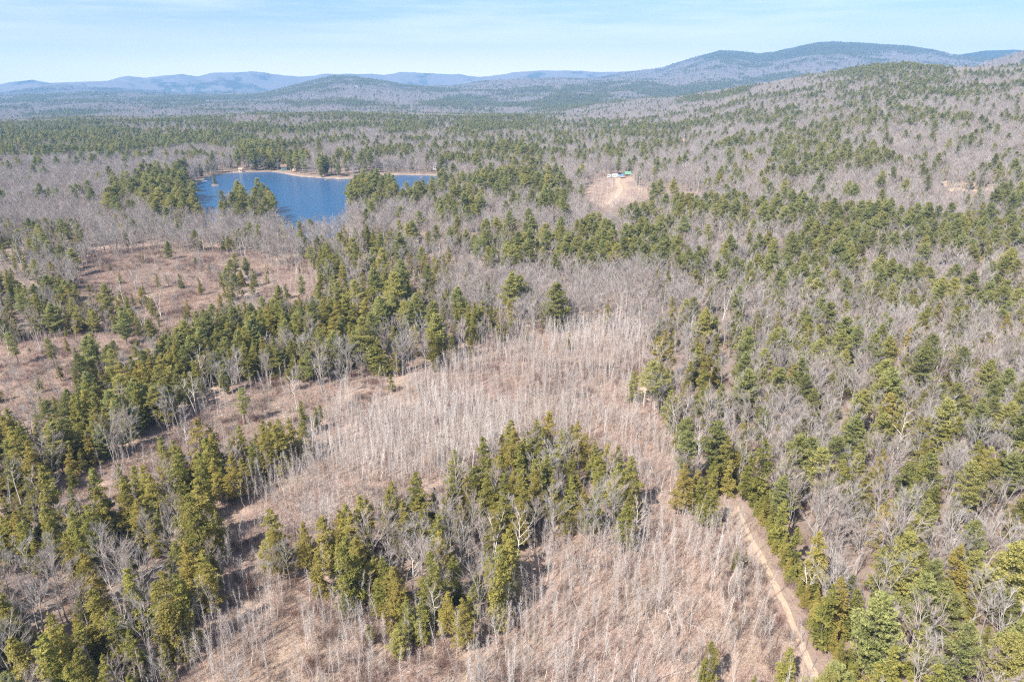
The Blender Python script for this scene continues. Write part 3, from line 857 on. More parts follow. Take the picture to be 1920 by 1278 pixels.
def track_mat():
    m, n, o = mat('dry_dirt_track')
    L = n.links.new
    geo = n.nodes.new('ShaderNodeNewGeometry')
    def noise(s, d=6):
        t = n.nodes.new('ShaderNodeTexNoise'); t.inputs['Scale'].default_value = s; t.inputs['Detail'].default_value = d; t.inputs['Roughness'].default_value = 0.7
        L(geo.outputs['Position'], t.inputs['Vector']); return t.outputs['Fac']
    def mix(f, a, b):
        k = n.nodes.new('ShaderNodeMix'); k.data_type = 'RGBA'
        for s, v in (('A', a), ('B', b)):
            if isinstance(v, tuple): k.inputs[s].default_value = (*v, 1)
            else: L(v, k.inputs[s])
        r = n.nodes.new('ShaderNodeMapRange'); r.inputs['From Min'].default_value = 0.35; r.inputs['From Max'].default_value = 0.68
        L(f, r.inputs['Value']); L(r.outputs['Result'], k.inputs['Factor']); return k.outputs['Result']
    a = mix(noise(2.2), (0.40, 0.285, 0.20), (0.60, 0.46, 0.34))
    a = mix(noise(0.22), a, (0.48, 0.335, 0.24))
    ac = n.nodes.new('ShaderNodeAttribute'); ac.attribute_name = 'across'
    nz = n.nodes.new('ShaderNodeMath'); nz.operation = 'MULTIPLY_ADD'; nz.inputs[1].default_value = 0.9; L(noise(1.1), nz.inputs[0]); L(ac.outputs['Fac'], nz.inputs[2])
    edge = n.nodes.new('ShaderNodeMapRange'); edge.inputs['From Min'].default_value = 0.95; edge.inputs['From Max'].default_value = 1.4; L(nz.outputs[0], edge.inputs['Value'])
    mid = n.nodes.new('ShaderNodeMapRange'); mid.inputs['From Min'].default_value = 0.75; mid.inputs['From Max'].default_value = 0.45; L(nz.outputs[0], mid.inputs['Value'])
    for f_, c_ in ((mid, (0.42, 0.33, 0.23)), (edge, (0.36, 0.265, 0.205))):
        k = n.nodes.new('ShaderNodeMix'); k.data_type = 'RGBA'; k.inputs['B'].default_value = (*c_, 1)
        L(f_.outputs['Result'], k.inputs['Factor']); L(a, k.inputs['A']); a = k.outputs['Result']
    d = n.nodes.new('ShaderNodeBsdfDiffuse'); L(a, d.inputs['Color'])
    L(d.outputs[0], o.inputs['Surface'])
    return m
TM = track_mat()
ribbon('dirt_track', TRACK, [1.7, 1.7, 1.4, 1.3, 1.4, 1.6, 1.6, 1.3, 0.9, 0.4], TM)
ribbon('dirt_path', TRACK2, [2.6, 2.8, 2.6, 2.2, 1.6], TM)
ribbon('driveway', DRIVE, [5, 5.5, 6, 7, 6, 6], TM, 0.2)

# ------------------------------------------------------------------ planting
def candidates(rmin, rmax, cell, az=47):
    a = math.radians(az)
    xm = max(rmax * math.sin(a), 270)
    nx = int(2 * xm / cell); ny = int(rmax / cell)
    gx, gy = np.meshgrid(np.arange(nx), np.arange(ny))
    x = -xm + (gx.ravel() + RNG.uniform(0.08, 0.92, nx * ny)) * cell
    y = (gy.ravel() + RNG.uniform(0.08, 0.92, nx * ny)) * cell
    r = np.hypot(x, y)
    w_ = np.abs(np.arctan2(x, y))
    k = (r > rmin) & (r < rmax) & ((w_ < a) | ((r < 270) & (w_ < 1.4)))
    return x[k], y[k]

def not_blocked(x, y):
    ok = np.ones(len(x), bool)
    nl = (np.abs(x - LAKE_C[0]) < 300) & (np.abs(y - LAKE_C[1]) < 300)
    ins = np.zeros(len(x), bool); ins[nl] = inside(LAKE, x[nl], y[nl]) | (seg_dist(LAKE, x[nl], y[nl]) < 2.0)
    ok &= ~ins
    ok &= ~((np.hypot(x, y) < 260) & (seg_dist(TRACK, x, y, False) < 1.5))
    ok &= ~((np.hypot(x, y) < 330) & (seg_dist(TRACK2, x, y, False) < 2.4))
    ok &= ~(seg_dist(DRIVE, x, y, False) < 6)
    ok &= open_view(x, y)
    return ok

TREES = {k: [] for k in PROTO}    # columns: x y z height zone
def plant_near():
    cell = 3.2
    x, y = candidates(34, 1500, cell)
    k = not_blocked(x, y); x = x[k]; y = y[k]
    z = height(x, y); r = np.hypot(x, y)
    zid, px, py = zone_of(x, y, 7.0)
    dc = np.zeros(len(x)); hm = np.full(len(x), .3); dh = np.full(len(x), 1 / 17.0)
    n = fbm(x / 60, y / 60, 51, 3); n2 = fbm(x / 210, y / 210, 57, 3)
    nf = fbm(x / 24, y / 24, 61, 2)
    base = np.clip((n - 0.53) * 6 + (n2 - 0.5) * 5.0 + (nf - 0.5) * 3.0, 0, 1)
    dc = base / 30 + 1 / 330
    hm = np.clip(0.35 + (n2 - 0.5) * 2, 0.05, 0.7)
    for i, (nm, pl, c, h, d) in enumerate(ZONES):
        s = zid == i + 1
        cl = np.clip((n[s] - 0.36) * 5.5, 0.12, 2.4) if c < 1 / 40 else np.clip(0.45 + (n[s] - 0.35) * 2.6, 0.2, 1.6)
        dc[s] = c * cl
        hm[s] = h; dh[s] = d
    thin = np.clip(1.15 - (r - 700) / 1800, 0.55, 1)      # larger crowns further out
    u = RNG.uniform(size=len(x)); A = cell * cell
    pc = np.clip(dc * A, 0, 0.95); ph = np.clip(dh * A * thin, 0, 1)
    con = u < pc
    ha = (~con) & (RNG.uniform(size=len(x)) < ph)
    hem = con & (RNG.uniform(size=len(x)) < hm)
    pin = con & ~hem
    bi = ha & (RNG.uniform(size=len(x)) < np.where(r < 420, 0.07, 0.03))
    ha &= ~bi
    for kind, s, lo, hi in (('hemlock', hem, 5.5, 14.0), ('pine', pin, 9.0, 19.5), ('bare', ha, 7.5, 14.5), ('birch', bi, 9.0, 13.5)):
        m = int(s.sum())
        u = RNG.beta(2.0, 1.6, m)
        h = lo + (hi - lo) * u
        if kind == 'pine':   # smaller pines stand among the near hardwoods
            nearw = (r[s] < 330) & (px[s] > 1200)
            h = np.where(nearw, h * 0.88, h)
            h = np.where((r[s] > 520) & (px[s] > 1000), h * 0.97, h)
            leftw = (px[s] < 640) & (py[s] > 420)
            h = np.where(leftw, h * 0.74, h)
            tall = np.isin(zid[s], [ZN['lake_pines'], ZN['lake_north_pines'], ZN['peninsula'], ZN['near_shore_grove'], ZN['lake_west_pines']])
            h = np.where(tall, h * 1.15, h)
        if kind in ('hemlock', 'bare'):
            sm = np.isin(zid[s], [ZN['meadow'], ZN['meadow_clump_a'], ZN['meadow_clump_b'], ZN['meadow_clump_c'], ZN['meadow_east_brush'], ZN['skid_strip'], ZN['clearing'], ZN['house_clearing']])
            h = np.where(sm, h * 0.62, h)
        X, Y, Z = x[s], y[s], z[s]
        tx, ty = project(X, Y, Z + h * 0.92)
        hide = np.zeros(m, bool)
        for nm in ('skid_strip', 'meadow', 'clearing', 'house_clearing', 'right_field'):
            pl = ZONES[ZN[nm] - 1][1]
            hide |= inside(pl, tx, ty) & (zid[s] != ZN[nm])
        hide &= ~np.isin(zid[s], [ZN[q] for q in ('grove', 'grove_middle', 'meadow_clump_a', 'meadow_clump_b', 'meadow_clump_c', 'clearing_top_edge', 'track_bend')])
        tk = np.hypot(X, Y) < 300
        near_t = np.zeros(m, bool); near_t[tk] = seg_dist(TRACK, X[tk], Y[tk], False) < (4.6 if kind != 'hemlock' else 4.0)
        keep = ~(hide & (RNG.uniform(size=m) < 0.93)) & ~near_t
        TREES[kind].append(np.stack([X, Y, Z - 0.15, h, zid[s]], 1)[keep])
plant_near()

# trees that stand out in the photograph: (pixel x, foot y, top y, kind, width factor)
HERO = [
    (528, 1088, 990, 'hemlock'), (577, 1075, 975, 'hemlock'), (604, 1118, 1032, 'hemlock'), (640, 1098, 1010, 'hemlock'), (664, 1140, 1000, 'hemlock'), (700, 1120, 1040, 'hemlock'),
    (722, 1150, 1045, 'hemlock'), (742, 1170, 1055, 'hemlock'), (765, 1195, 1118, 'hemlock'), (790, 1205, 1132, 'hemlock'), (840, 1195, 1108, 'hemlock'), (896, 1130, 1068, 'hemlock'),
    (940, 1130, 1022, 'hemlock'), (958, 1120, 1008, 'hemlock'), (885, 1160, 1100, 'hemlock'), (815, 975, 912, 'hemlock'), (852, 985, 890, 'hemlock'), (878, 978, 888, 'hemlock'), (916, 985, 886, 'hemlock'),
    (978, 985, 888, 'hemlock'), (1006, 985, 880, 'hemlock'), (905, 995, 935, 'hemlock'), (985, 868, 800, 'hemlock'), (1012, 880, 786, 'hemlock'), (1030, 905, 840, 'hemlock'), (1060, 1000, 930, 'hemlock'), (1088, 1000, 920, 'hemlock'),
    (1112, 1000, 905, 'hemlock'), (1100, 880, 812, 'hemlock'), (1072, 920, 850, 'hemlock'), (1152, 960, 866, 'hemlock'), (1170, 1030, 945, 'hemlock'), (1040, 985, 900, 'hemlock'),
    (650, 1170, 1115, 'pine'), (695, 1210, 1170, 'pine'), (748, 1235, 1178, 'pine'),
    (118, 1010, 862, 'hemlock'), (70, 970, 890, 'hemlock'), (186, 1075, 955, 'hemlock'), (160, 1065, 945, 'hemlock'), (214, 1050, 985, 'hemlock'), (196, 980, 870, 'hemlock'), (246, 970, 885, 'hemlock'), (285, 960, 870, 'hemlock'),
    (316, 900, 815, 'hemlock'), (340, 910, 830, 'hemlock'), (388, 900, 780, 'hemlock'), (415, 890, 795, 'hemlock'), (445, 900, 840, 'hemlock'), (268, 950, 868, 'hemlock'), (385, 1070, 920, 'hemlock'), (400, 1060, 960, 'hemlock'), (342, 1040, 985, 'hemlock'),
    (268, 1190, 1055, 'hemlock'), (338, 1230, 1060, 'hemlock'), (358, 1220, 1120, 'hemlock'), (310, 1190, 1085, 'hemlock'), (60, 1320, 1180, 'hemlock'), (122, 1340, 1170, 'hemlock'), (175, 1330, 1205, 'hemlock'), (108, 1260, 1175, 'hemlock'), (262, 1275, 1170, 'hemlock'),
    (215, 1320, 1215, 'hemlock'), (30, 1010, 930, 'hemlock'), (140, 920, 870, 'hemlock'), (460, 795, 725, 'pine'), (571, 820, 750, 'hemlock'), (597, 805, 762, 'hemlock'), (498, 840, 785, 'hemlock'), (532, 850, 788, 'hemlock'), (545, 735, 690, 'pine'), (735, 735, 700, 'hemlock'),
    (812, 690, 620, 'hemlock'), (746, 680, 610, 'hemlock'), (893, 645, 580, 'hemlock'), (934, 625, 575, 'hemlock'), (745, 610, 510, 'pine'), (772, 605, 550, 'hemlock'), (812, 590, 540, 'hemlock'), (960, 600, 510, 'pine'), (975, 590, 515, 'pine'),
    (1255, 620, 555, 'hemlock'), (1190, 755, 695, 'hemlock'), (1250, 770, 690, 'hemlock'), (1235, 745, 680, 'hemlock'), (1065, 655, 622, 'hemlock'), (988, 640, 612, 'hemlock'),
    (1322, 1285, 1200, 'hemlock'), (1380, 1068, 1026, 'hemlock'), (1408, 1305, 1262, 'hemlock'), (1470, 1275, 1208, 'hemlock'), (1532, 1215, 1085, 'hemlock'), (1552, 1190, 1075, 'hemlock'), (1590, 1195, 1098, 'hemlock'), (1565, 1275, 1195, 'hemlock'), (1478, 1080, 1042, 'hemlock'),
    (1682, 1160, 1035, 'pine'), (1455, 1030, 935, 'hemlock'), (1484, 1064, 985, 'hemlock'), (1418, 940, 820, 'hemlock'), (1395, 940, 850, 'hemlock'), (1300, 940, 880, 'hemlock'), (1332, 935, 872, 'hemlock'), (1363, 930, 860, 'hemlock'),
    (1800, 1255, 1155, 'hemlock'), (1772, 1270, 1175, 'hemlock'), (1835, 1240, 1165, 'hemlock'), (1590, 880, 775, 'pine'), (1565, 950, 858, 'pine'), (1640, 860, 770, 'pine'), (1500, 790, 700, 'pine'), (1840, 960, 860, 'pine'), (1735, 1000, 905, 'hemlock'),
    (1880, 1280, 1150, 'pine'), (1905, 1170, 1080, 'hemlock'), (1715, 745, 640, 'pine'), (1640, 690, 605, 'pine'), (1300, 560, 505, 'pine'), (1410, 510, 455, 'pine'),
    (403, 347, 322, 'hemlock'),
    (25, 1270, 1130, 'birch'), (8, 1280, 1120, 'bare'), (45, 1290, 1150, 'bare'), (80, 1130, 1010, 'bare'), (30, 1140, 1010, 'bare'), (170, 1190, 1080, 'bare'), (282, 1190, 1100, 'birch'), (318, 1010, 940, 'bare'), (355, 1060, 985, 'birch'),
    (795, 1130, 1005, 'bare'), (775, 1120, 1020, 'birch'), (816, 1190, 1090, 'birch'), (900, 1165, 1040, 'bare'), (870, 1080, 990, 'bare'), (970, 1060, 955, 'birch'), (1045, 960, 880, 'bare'), (1150, 1000, 890, 'bare'), (1133, 1020, 920, 'bare'), (1188, 1020, 935, 'birch'),
    (850, 1060, 960, 'bare'), (690, 1050, 975, 'bare'), (570, 1060, 985, 'birch'), (1065, 760, 695, 'bare'), (1072, 745, 690, 'bare'), (237, 790, 715, 'bare'), (220, 770, 715, 'bare'), (395, 735, 655, 'bare'), (520, 690, 640, 'bare'), (385, 730, 650, 'birch'),
    (1515, 1050, 900, 'bare'), (1478, 1000, 900, 'bare'), (1530, 1030, 930, 'bare'), (1518, 1060, 985, 'birch'), (1512, 1128, 1050, 'birch'), (1612, 1180, 1080, 'bare'), (1660, 1290, 1190, 'bare'), (1760, 1190, 1120, 'bare'), (1870, 1240, 1110, 'bare'), (1640, 1010, 900, 'bare'),
    (1700, 1020, 900, 'bare'), (1820, 1000, 890, 'bare'), (1440, 880, 790, 'bare'), (1311, 880, 790, 'birch'), (1340, 880, 780, 'birch'), (1290, 820, 740, 'bare'), (1680, 860, 760, 'birch'), (1470, 520, 472, 'birch'), (1480, 510, 470, 'birch'), (1575, 590, 562, 'birch'), (1380, 480, 430, 'birch'),
    (1040, 560, 505, 'bare'), (1120, 555, 500, 'bare'), (1170, 550, 495, 'bare'), (1010, 545, 500, 'bare'), (1230, 540, 480, 'bare'),
]
def hero_trees():
    rows = {k: [] for k in PROTO}
    for px, fy, ty, kind in HERO:
        x, y, z = ground_at(px, fy)
        if fy == 347:
            x, y = map(float, unproj_plane(px, fy, -1.4)); z = -1.6
        a, h, v = ray(px, ty)
        t = math.hypot(x, y) / math.hypot(a, h)
        H = CAM_H + v * t - z
        rows[kind].append((x, y, z - 0.1, min(max(H, 3.0), 24), 99))
    for kind in rows:
        R = np.array(rows[kind]).reshape(-1, 5)
        allh = np.concatenate([np.array(rows[k]).reshape(-1, 5) for k in rows])
        T = np.concatenate(TREES[kind])
        if len(T):
            keep = np.ones(len(T), bool)
            near = np.hypot(T[:, 0], T[:, 1]) < 420
            for hx in allh: keep &= ~(near & (np.hypot(T[:, 0] - hx[0], T[:, 1] - hx[1]) < 2.6))
            T = T[keep]
        TREES[kind] = np.concatenate([R, T])
def understory():
    x, y = candidates(34, 520, 3.0)
    k = not_blocked(x, y); x, y = x[k], y[k]
    zid, px, py = zone_of(x, y, 2.0)
    tk = np.hypot(x, y) < 300; near_t = np.zeros(len(x), bool); near_t[tk] = seg_dist(TRACK, x[tk], y[tk], False) < 3
    d = np.where(np.isin(zid, [ZN['right_woods'], ZN['right_woods_low'], ZN['track_edge']]), 9 / 42.0, np.where(np.isin(zid, [ZN['left_woods'], ZN['treeline'], ZN['grove'], ZN['olive_band']]), 9 / 80.0, np.where(np.isin(zid, [ZN['meadow'], ZN['skid_strip']]), 9 / 900.0, 0)))
    d = d * np.clip((fbm(x / 22, y / 22, 95, 3) - 0.3) * 4, 0, 2)
    s = (RNG.uniform(size=len(x)) < d) & ~near_t
    x, y = x[s], y[s]; m = len(x); h = 1.8 + 4.2 * RNG.beta(1.5, 2.2, m)
    p = RNG.uniform(size=m) < 0.55
    for kind, q in (('pine', p), ('hemlock', ~p)):
        TREES[kind] = np.concatenate([TREES[kind], np.stack([x[q], y[q], height(x[q], y[q]) - 0.1, h[q], 0 * h[q]], 1)])
hero_trees()
understory()
def fringe():
    T = np.array(TRACK); rows = []
    for i in range(len(T) - 1):
        a, b = T[i], T[i + 1]; d = b - a; ln = np.hypot(*d); n = np.array([d[1], -d[0]]) / ln
        k = int(ln / 0.8)
        for j in range(k):
            sgn = 1 if RNG.uniform() < 0.86 else -1
            off = RNG.uniform(2.6, 5.2) if sgn > 0 else RNG.uniform(2.6, 7.0)
            p = a + d * (j + RNG.uniform()) / k + n * off * sgn
            if p[0] < np.interp(p[1], T[:, 1], T[:, 0]) and RNG.uniform() < 0.6: continue
            rows.append((p[0], p[1], gz(p[0], p[1]) - 0.1, RNG.uniform(2.2, 5.5), 0))
    TREES['hemlock'] = np.concatenate([TREES['hemlock'], np.array(rows)])
fringe()

# ------------------------------------------------------------------ instanced masses (stuff)
def scatter(name, meshes, pos, rz, scl, idx, tilt=0.04):
    pc = bpy.data.collections.new(name + '_kinds')
    for i, me in enumerate(meshes):
        o = bpy.data.objects.new('%s_kind.%03d' % (name, i), me); pc.objects.link(o)
    n = len(pos)
    me = bpy.data.meshes.new(name + '_points')
    me.vertices.add(n); me.vertices.foreach_set('co', np.asarray(pos, np.float32).ravel())
    rot = np.stack([RNG.normal(size=n) * tilt, RNG.normal(size=n) * tilt, rz], 1).astype(np.float32)
    a = me.attributes.new('rot', 'FLOAT_VECTOR', 'POINT'); a.data.foreach_set('vector', rot.ravel())
    a = me.attributes.new('scl', 'FLOAT_VECTOR', 'POINT'); a.data.foreach_set('vector', np.asarray(scl, np.float32).ravel())
    a = me.attributes.new('pick', 'INT', 'POINT'); a.data.foreach_set('value', np.asarray(idx, np.int32))
    me.update()
    o = link(name, me)
    ng = bpy.data.node_groups.new(name + '_scatter', 'GeometryNodeTree')
    ng.interface.new_socket('Geometry', in_out='INPUT', socket_type='NodeSocketGeometry')
    ng.interface.new_socket('Geometry', in_out='OUTPUT', socket_type='NodeSocketGeometry')
    gi = ng.nodes.new('NodeGroupInput'); go = ng.nodes.new('NodeGroupOutput')
    ci = ng.nodes.new('GeometryNodeCollectionInfo')
    ci.inputs['Collection'].default_value = pc
    ci.inputs['Separate Children'].default_value = True
    ci.inputs['Reset Children'].default_value = True
    ip = ng.nodes.new('GeometryNodeInstanceOnPoints')
    ip.inputs['Pick Instance'].default_value = True
    def na(nm, ty):
        q = ng.nodes.new('GeometryNodeInputNamedAttribute'); q.data_type = ty; q.inputs['Name'].default_value = nm
        return q.outputs['Attribute']
    L = ng.links.new
    L(gi.outputs[0], ip.inputs['Points']); L(ci.outputs[0], ip.inputs['Instance'])
    L(na('pick', 'INT'), ip.inputs['Instance Index'])
    e2r = ng.nodes.new('FunctionNodeEulerToRotation')
    L(na('rot', 'FLOAT_VECTOR'), e2r.inputs[0]); L(e2r.outputs[0], ip.inputs['Rotation'])
    L(na('scl', 'FLOAT_VECTOR'), ip.inputs['Scale'])
    L(ip.outputs[0], go.inputs[0])
    md = o.modifiers.new('scatter', 'NODES'); md.node_group = ng
    return tag(o, kind='stuff')

def wscale(h, ref, n):
    s = h / ref
    wv = s * RNG.uniform(0.85, 1.2, n)
    return np.stack([wv, wv * RNG.uniform(0.92, 1.08, n), s], 1)

NMAX = {'hemlock': 300, 'pine': 300, 'bare': 290, 'birch': 120}
NAMES = {'hemlock': ('hemlock_tree', 'hemlock'), 'pine': ('pine_tree', 'pine tree'), 'bare': ('bare_tree', 'bare tree'), 'birch': ('birch_tree', 'birch')}
SINGLE = {}
REST = {}
def apparent(T):
    px, py = project(T[:, 0], T[:, 1], T[:, 2] + T[:, 3] * 0.6)
    d = np.hypot(np.hypot(T[:, 0], T[:, 1]), CAM_H - T[:, 2])
    s = T[:, 3] / d
    return np.where((px > -10) & (px < 1930) & (py > 60) & (py < 1290), s, 0), px, py
for kind in PROTO:
    T = TREES[kind]
    s, px, py = apparent(T)
    hero = T[:, 4] == 99
    order = np.argsort(-(s + hero * 10 * (s > 0)))
    m = NMAX[kind]
    SINGLE[kind] = T[order[:m]]; REST[kind] = T[order[m:]]

def individuals(kind):
    nm, cat = NAMES[kind]
    out = []
    T = SINGLE[kind]
    for i, (x, y, z, h, zn) in enumerate(T):
        p = random.randrange(len(PROTO[kind]))
        tr, cr, _ = PROTO[kind][p]
        s = h / HT[kind][p]
        e = empty(nm, (x, y, z), random.uniform(0, 2 * PI))
        wv = s * random.uniform(0.88, 1.18)
        if kind == 'hemlock' and zn == 99: wv = s * random.uniform(0.88, 1.12)
        e.scale = (wv, wv * random.uniform(0.94, 1.06), s)
        a = link('trunk', tr, e); b = link('crown', cr, e)
        e['category'] = cat
        out.append(e)
    return out
IND = {k: individuals(k) for k in PROTO}

STUFF_NAMES = {'hemlock': 'hemlock_woods', 'pine': 'pine_woods', 'bare': 'hardwood_forest', 'birch': 'birch_woods'}
# woods further out: 1.5 - 3.4 km, thinner with larger crowns
def plant_far(rmin, rmax, cell, grow):
    x, y = candidates(rmin, rmax, cell, 44)
    z = height(x, y)
    px, py = project(x, y, z + 8)
    k = (px > -150) & (px < 2070) & (py > 40) & open_view(x, y)
    x, y, z = x[k], y[k], z[k]
    c = conifer_share(x, y, z)
    zid, px, py = zone_of(x, y, 7.0)
    for i, (nm, pl, cc, h, d) in enumerate(ZONES):
        s = zid == i + 1
        c[s] = np.clip(cc * 22 * np.clip((fbm(x[s] / 60, y[s] / 60, 43, 3) - 0.34) * 5.5, 0.1, 1.8), 0, 0.9)
    con = RNG.uniform(size=len(x)) < c
    out = []
    for kind, s, lo, hi in (('pine', con, 13, 21), ('bare', ~con, 12, 16)):
        m = int(s.sum()); h = (lo + (hi - lo) * RNG.beta(2, 2, m)) * grow
        out.append((kind, np.stack([x[s], y[s], z[s] - 0.3, h, 0 * h], 1)))
    return out
FARW = plant_far(1500, 2600, 6.0, 1.0) + plant_far(2600, 5400, 11.5, 1.05) + plant_far(5400, 7600, 14, 0.85)
for kind, T in FARW: REST[kind] = np.concatenate([REST[kind], T])
for kind in PROTO:
    T = REST[kind]; n = len(T)
    idx = RNG.integers(0, len(PROTO[kind]), n)
    ref = np.array(HT[kind])[idx]
    sc = wscale(T[:, 3], ref, n)
    fat = np.clip((np.hypot(T[:, 0], T[:, 1]) - 2000) / 2500, 0, 1)
    sc[:, :2] *= (1 + 0.9 * fat)[:, None]
    scatter(STUFF_NAMES[kind], [q[2] for q in PROTO[kind]], T[:, :3], RNG.uniform(0, 2 * PI, n), sc, idx)
    print('STUFF', kind, n)

# saplings and brush in the cut areas
def plant_low():
    x, y = candidates(34, 520, 1.05)
    x2, y2 = candidates(520, 800, 1.6)
    k2 = zone_of(x2, y2, 1.5)[0] == ZN['house_clearing']
    x = np.concatenate([x, x2[k2]]); y = np.concatenate([y, y2[k2]])
    k = not_blocked(x, y); x = x[k]; y = y[k]
    zid, px, py = zone_of(x, y, 3.0)
    dens = np.zeros(len(x))
    n = 0.6 * fbm(x / 9, y / 9, 71, 3) + 0.4 * fbm(x / 3.2, y / 3.2, 73, 2)
    cl = zid == ZN['clearing']
    dens[cl] = np.clip(0.14 + (n[cl] - 0.40) * 2.4, 0.05, 0.7)
    for poly, d in (([(560, 860), (640, 790), (720, 745), (860, 720), (960, 760), (985, 800), (960, 850), (880, 875), (760, 890), (640, 880), (560, 895)], 1.15),
                    ([(880, 1180), (960, 1130), (1010, 1020), (1120, 1000), (1220, 1020), (1260, 1150), (1230, 1300), (900, 1300)], 0.42),
                    ([(1290, 960), (1390, 960), (1440, 1090), (1480, 1200), (1400, 1210), (1300, 1100)], 0.36),
                    ([(1030, 590), (1200, 590), (1210, 650), (1060, 640)], 0.55)):
        s = cl & inside(ext(poly), px + (fbm(x / 14, y / 14, 201, 3) - .5) * 170, py + (fbm(x / 14, y / 14, 207, 3) - .5) * 70); dens[s] = np.maximum(dens[s], d * np.clip(0.5 + n[s] * 1.2, 0.5, 1.2))
    gr = np.isin(zid, [ZN['grove'], ZN['grove_middle'], ZN['left_woods'], ZN['strip_trees']]); dens[gr] = 0.06
    st = zid == ZN['skid_strip']; dens[st] = np.clip((n[st] - 0.45) * 0.8, 0.02, 0.16)
    md = np.isin(zid, [ZN['meadow'], ZN['meadow_clump_a'], ZN['meadow_clump_c'], ZN['meadow_east_brush']]); dens[md] = np.clip((n[md] - 0.44) * 0.9, 0.01, 0.22)
    hcl = zid == ZN['house_clearing']; dens[hcl] = 0.12
    wd = np.isin(zid, [ZN['right_woods'], ZN['right_woods_low'], ZN['middle_hardwoods']]); dens[wd] = 0.05
    s = RNG.uniform(size=len(x)) < dens * 1.25
    x1, y1, z1 = x[s], y[s], zid[s]
    h = 2.8 + 6.6 * RNG.beta(2, 1.6, len(x1))
    h = np.where(np.isin(z1, [ZN['meadow'], ZN['meadow_clump_a'], ZN['meadow_clump_c']]), h * 0.6, h)
    sap = np.stack([x1, y1, height(x1, y1) - 0.05, h, z1], 1)
    op = cl | st | md
    tr_ = np.zeros(len(x)); nt_ = np.hypot(x, y) < 300; tr_[nt_] = seg_dist(TRACK, x[nt_], y[nt_], False) < 6
    bd = np.where(tr_ > 0, 0.55, 0.0) + np.where(hcl, 0.4, 0.0) + np.where(op, 0.9 * np.clip(0.3 + fbm(x / 6, y / 6, 77, 3) * 1.4, 0.2, 1.4), np.where(np.hypot(x, y) < 330, 0.08, 0.03))
    s = RNG.uniform(size=len(x)) < bd
    br = np.stack([x[s], y[s], height(x[s], y[s]) - 0.03, RNG.uniform(0.5, 1.6, int(s.sum())), zid[s]], 1)
    return sap, br
SAPT, BRT = plant_low()
s, px, py = apparent(SAPT)
s = np.where(np.isin(SAPT[:, 4], [ZN['clearing'], ZN['grove'], ZN['skid_strip']]), s, s * 0.2)
order = np.argsort(-s)
SAP_IND = SAPT[order[:300]]; SAP_REST = SAPT[order[300:]]
PALE = [ext(p) for p in ([(575, 860), (640, 795), (720, 745), (860, 720), (960, 760), (985, 800), (950, 850), (880, 865), (760, 880), (640, 875)], [(1030, 590), (1200, 590), (1205, 640), (1060, 635)])]
def sap_kind(T):
    n = len(T); px, py = project(T[:, 0], T[:, 1], T[:, 2] + 3)
    px = px + (fbm(T[:, 0] / 14, T[:, 1] / 14, 201, 3) - .5) * 170; py = py + (fbm(T[:, 0] / 14, T[:, 1] / 14, 207, 3) - .5) * 70
    pale = inside(PALE[0], px, py) | inside(PALE[1], px, py)
    pale = np.where(pale, RNG.uniform(size=n) < 0.85, RNG.uniform(size=n) < 0.10)
    return np.where(pale, NSAP + RNG.integers(0, len(SAP) - NSAP, n), RNG.integers(0, NSAP, n))
def scatter_low(name, meshes, T, ref):
    n = len(T); idx = RNG.integers(0, len(meshes), n)
    if name == 'sapling_thicket': idx = sap_kind(T)
    sc = T[:, 3] / ref
    sc = np.stack([sc * RNG.uniform(0.9, 1.3, n), sc * RNG.uniform(0.9, 1.3, n), sc], 1)
    scatter(name, meshes, T[:, :3], RNG.uniform(0, 2 * PI, n), sc, idx, 0.08)
    print('STUFF', name, n)
scatter_low('sapling_thicket', SAP, SAP_REST, 8.2)
scatter_low('brush', BRUSH, BRT, 1.0)
def make_slash(seed):
    rng = np.random.default_rng(seed); mb = MB()
    for i in range(9):
        a = rng.uniform(0, 2 * PI); p = np.array([*rng.normal(size=2) * 0.7, rng.uniform(0.03, 0.18)]); l_ = rng.uniform(0.5, 2.2)
        mb.tube([p, p + np.array([math.cos(a) * l_, math.sin(a) * l_, rng.normal() * 0.12])], [0.035, 0.012], 3, rng.uniform(0, 1), False)
    return mb.mesh('slash_mesh', M['log'])
SLASH = [make_slash(120 + i) for i in range(4)]
def make_shrub(seed):
    rng = np.random.default_rng(seed); mb = MB(); n = 90
    p = np.zeros((n, 3)); p[:, :2] = rng.normal(size=(n, 2)) * 0.25
    d = rng.normal(size=(n, 3)) * 0.55; d[:, 2] = 0.9; d = unit(d); l_ = rng.uniform(0.6, 1.5, n)
    blades(mb, p, d, l_, rng.uniform(0.018, 0.03, n), np.clip(rng.normal(0.3, 0.2, n), 0, 1), rng)
    blades(mb, p + d * (l_ * 0.5)[:, None], unit(d + rng.normal(size=(n, 3)) * 0.6), l_ * 0.6, np.full(n, 0.018), np.clip(rng.normal(0.3, 0.2, n), 0, 1), rng)
    return mb.mesh('shrub_mesh', M['shrub'])
SHRUB = [make_shrub(140 + i) for i in range(4)]
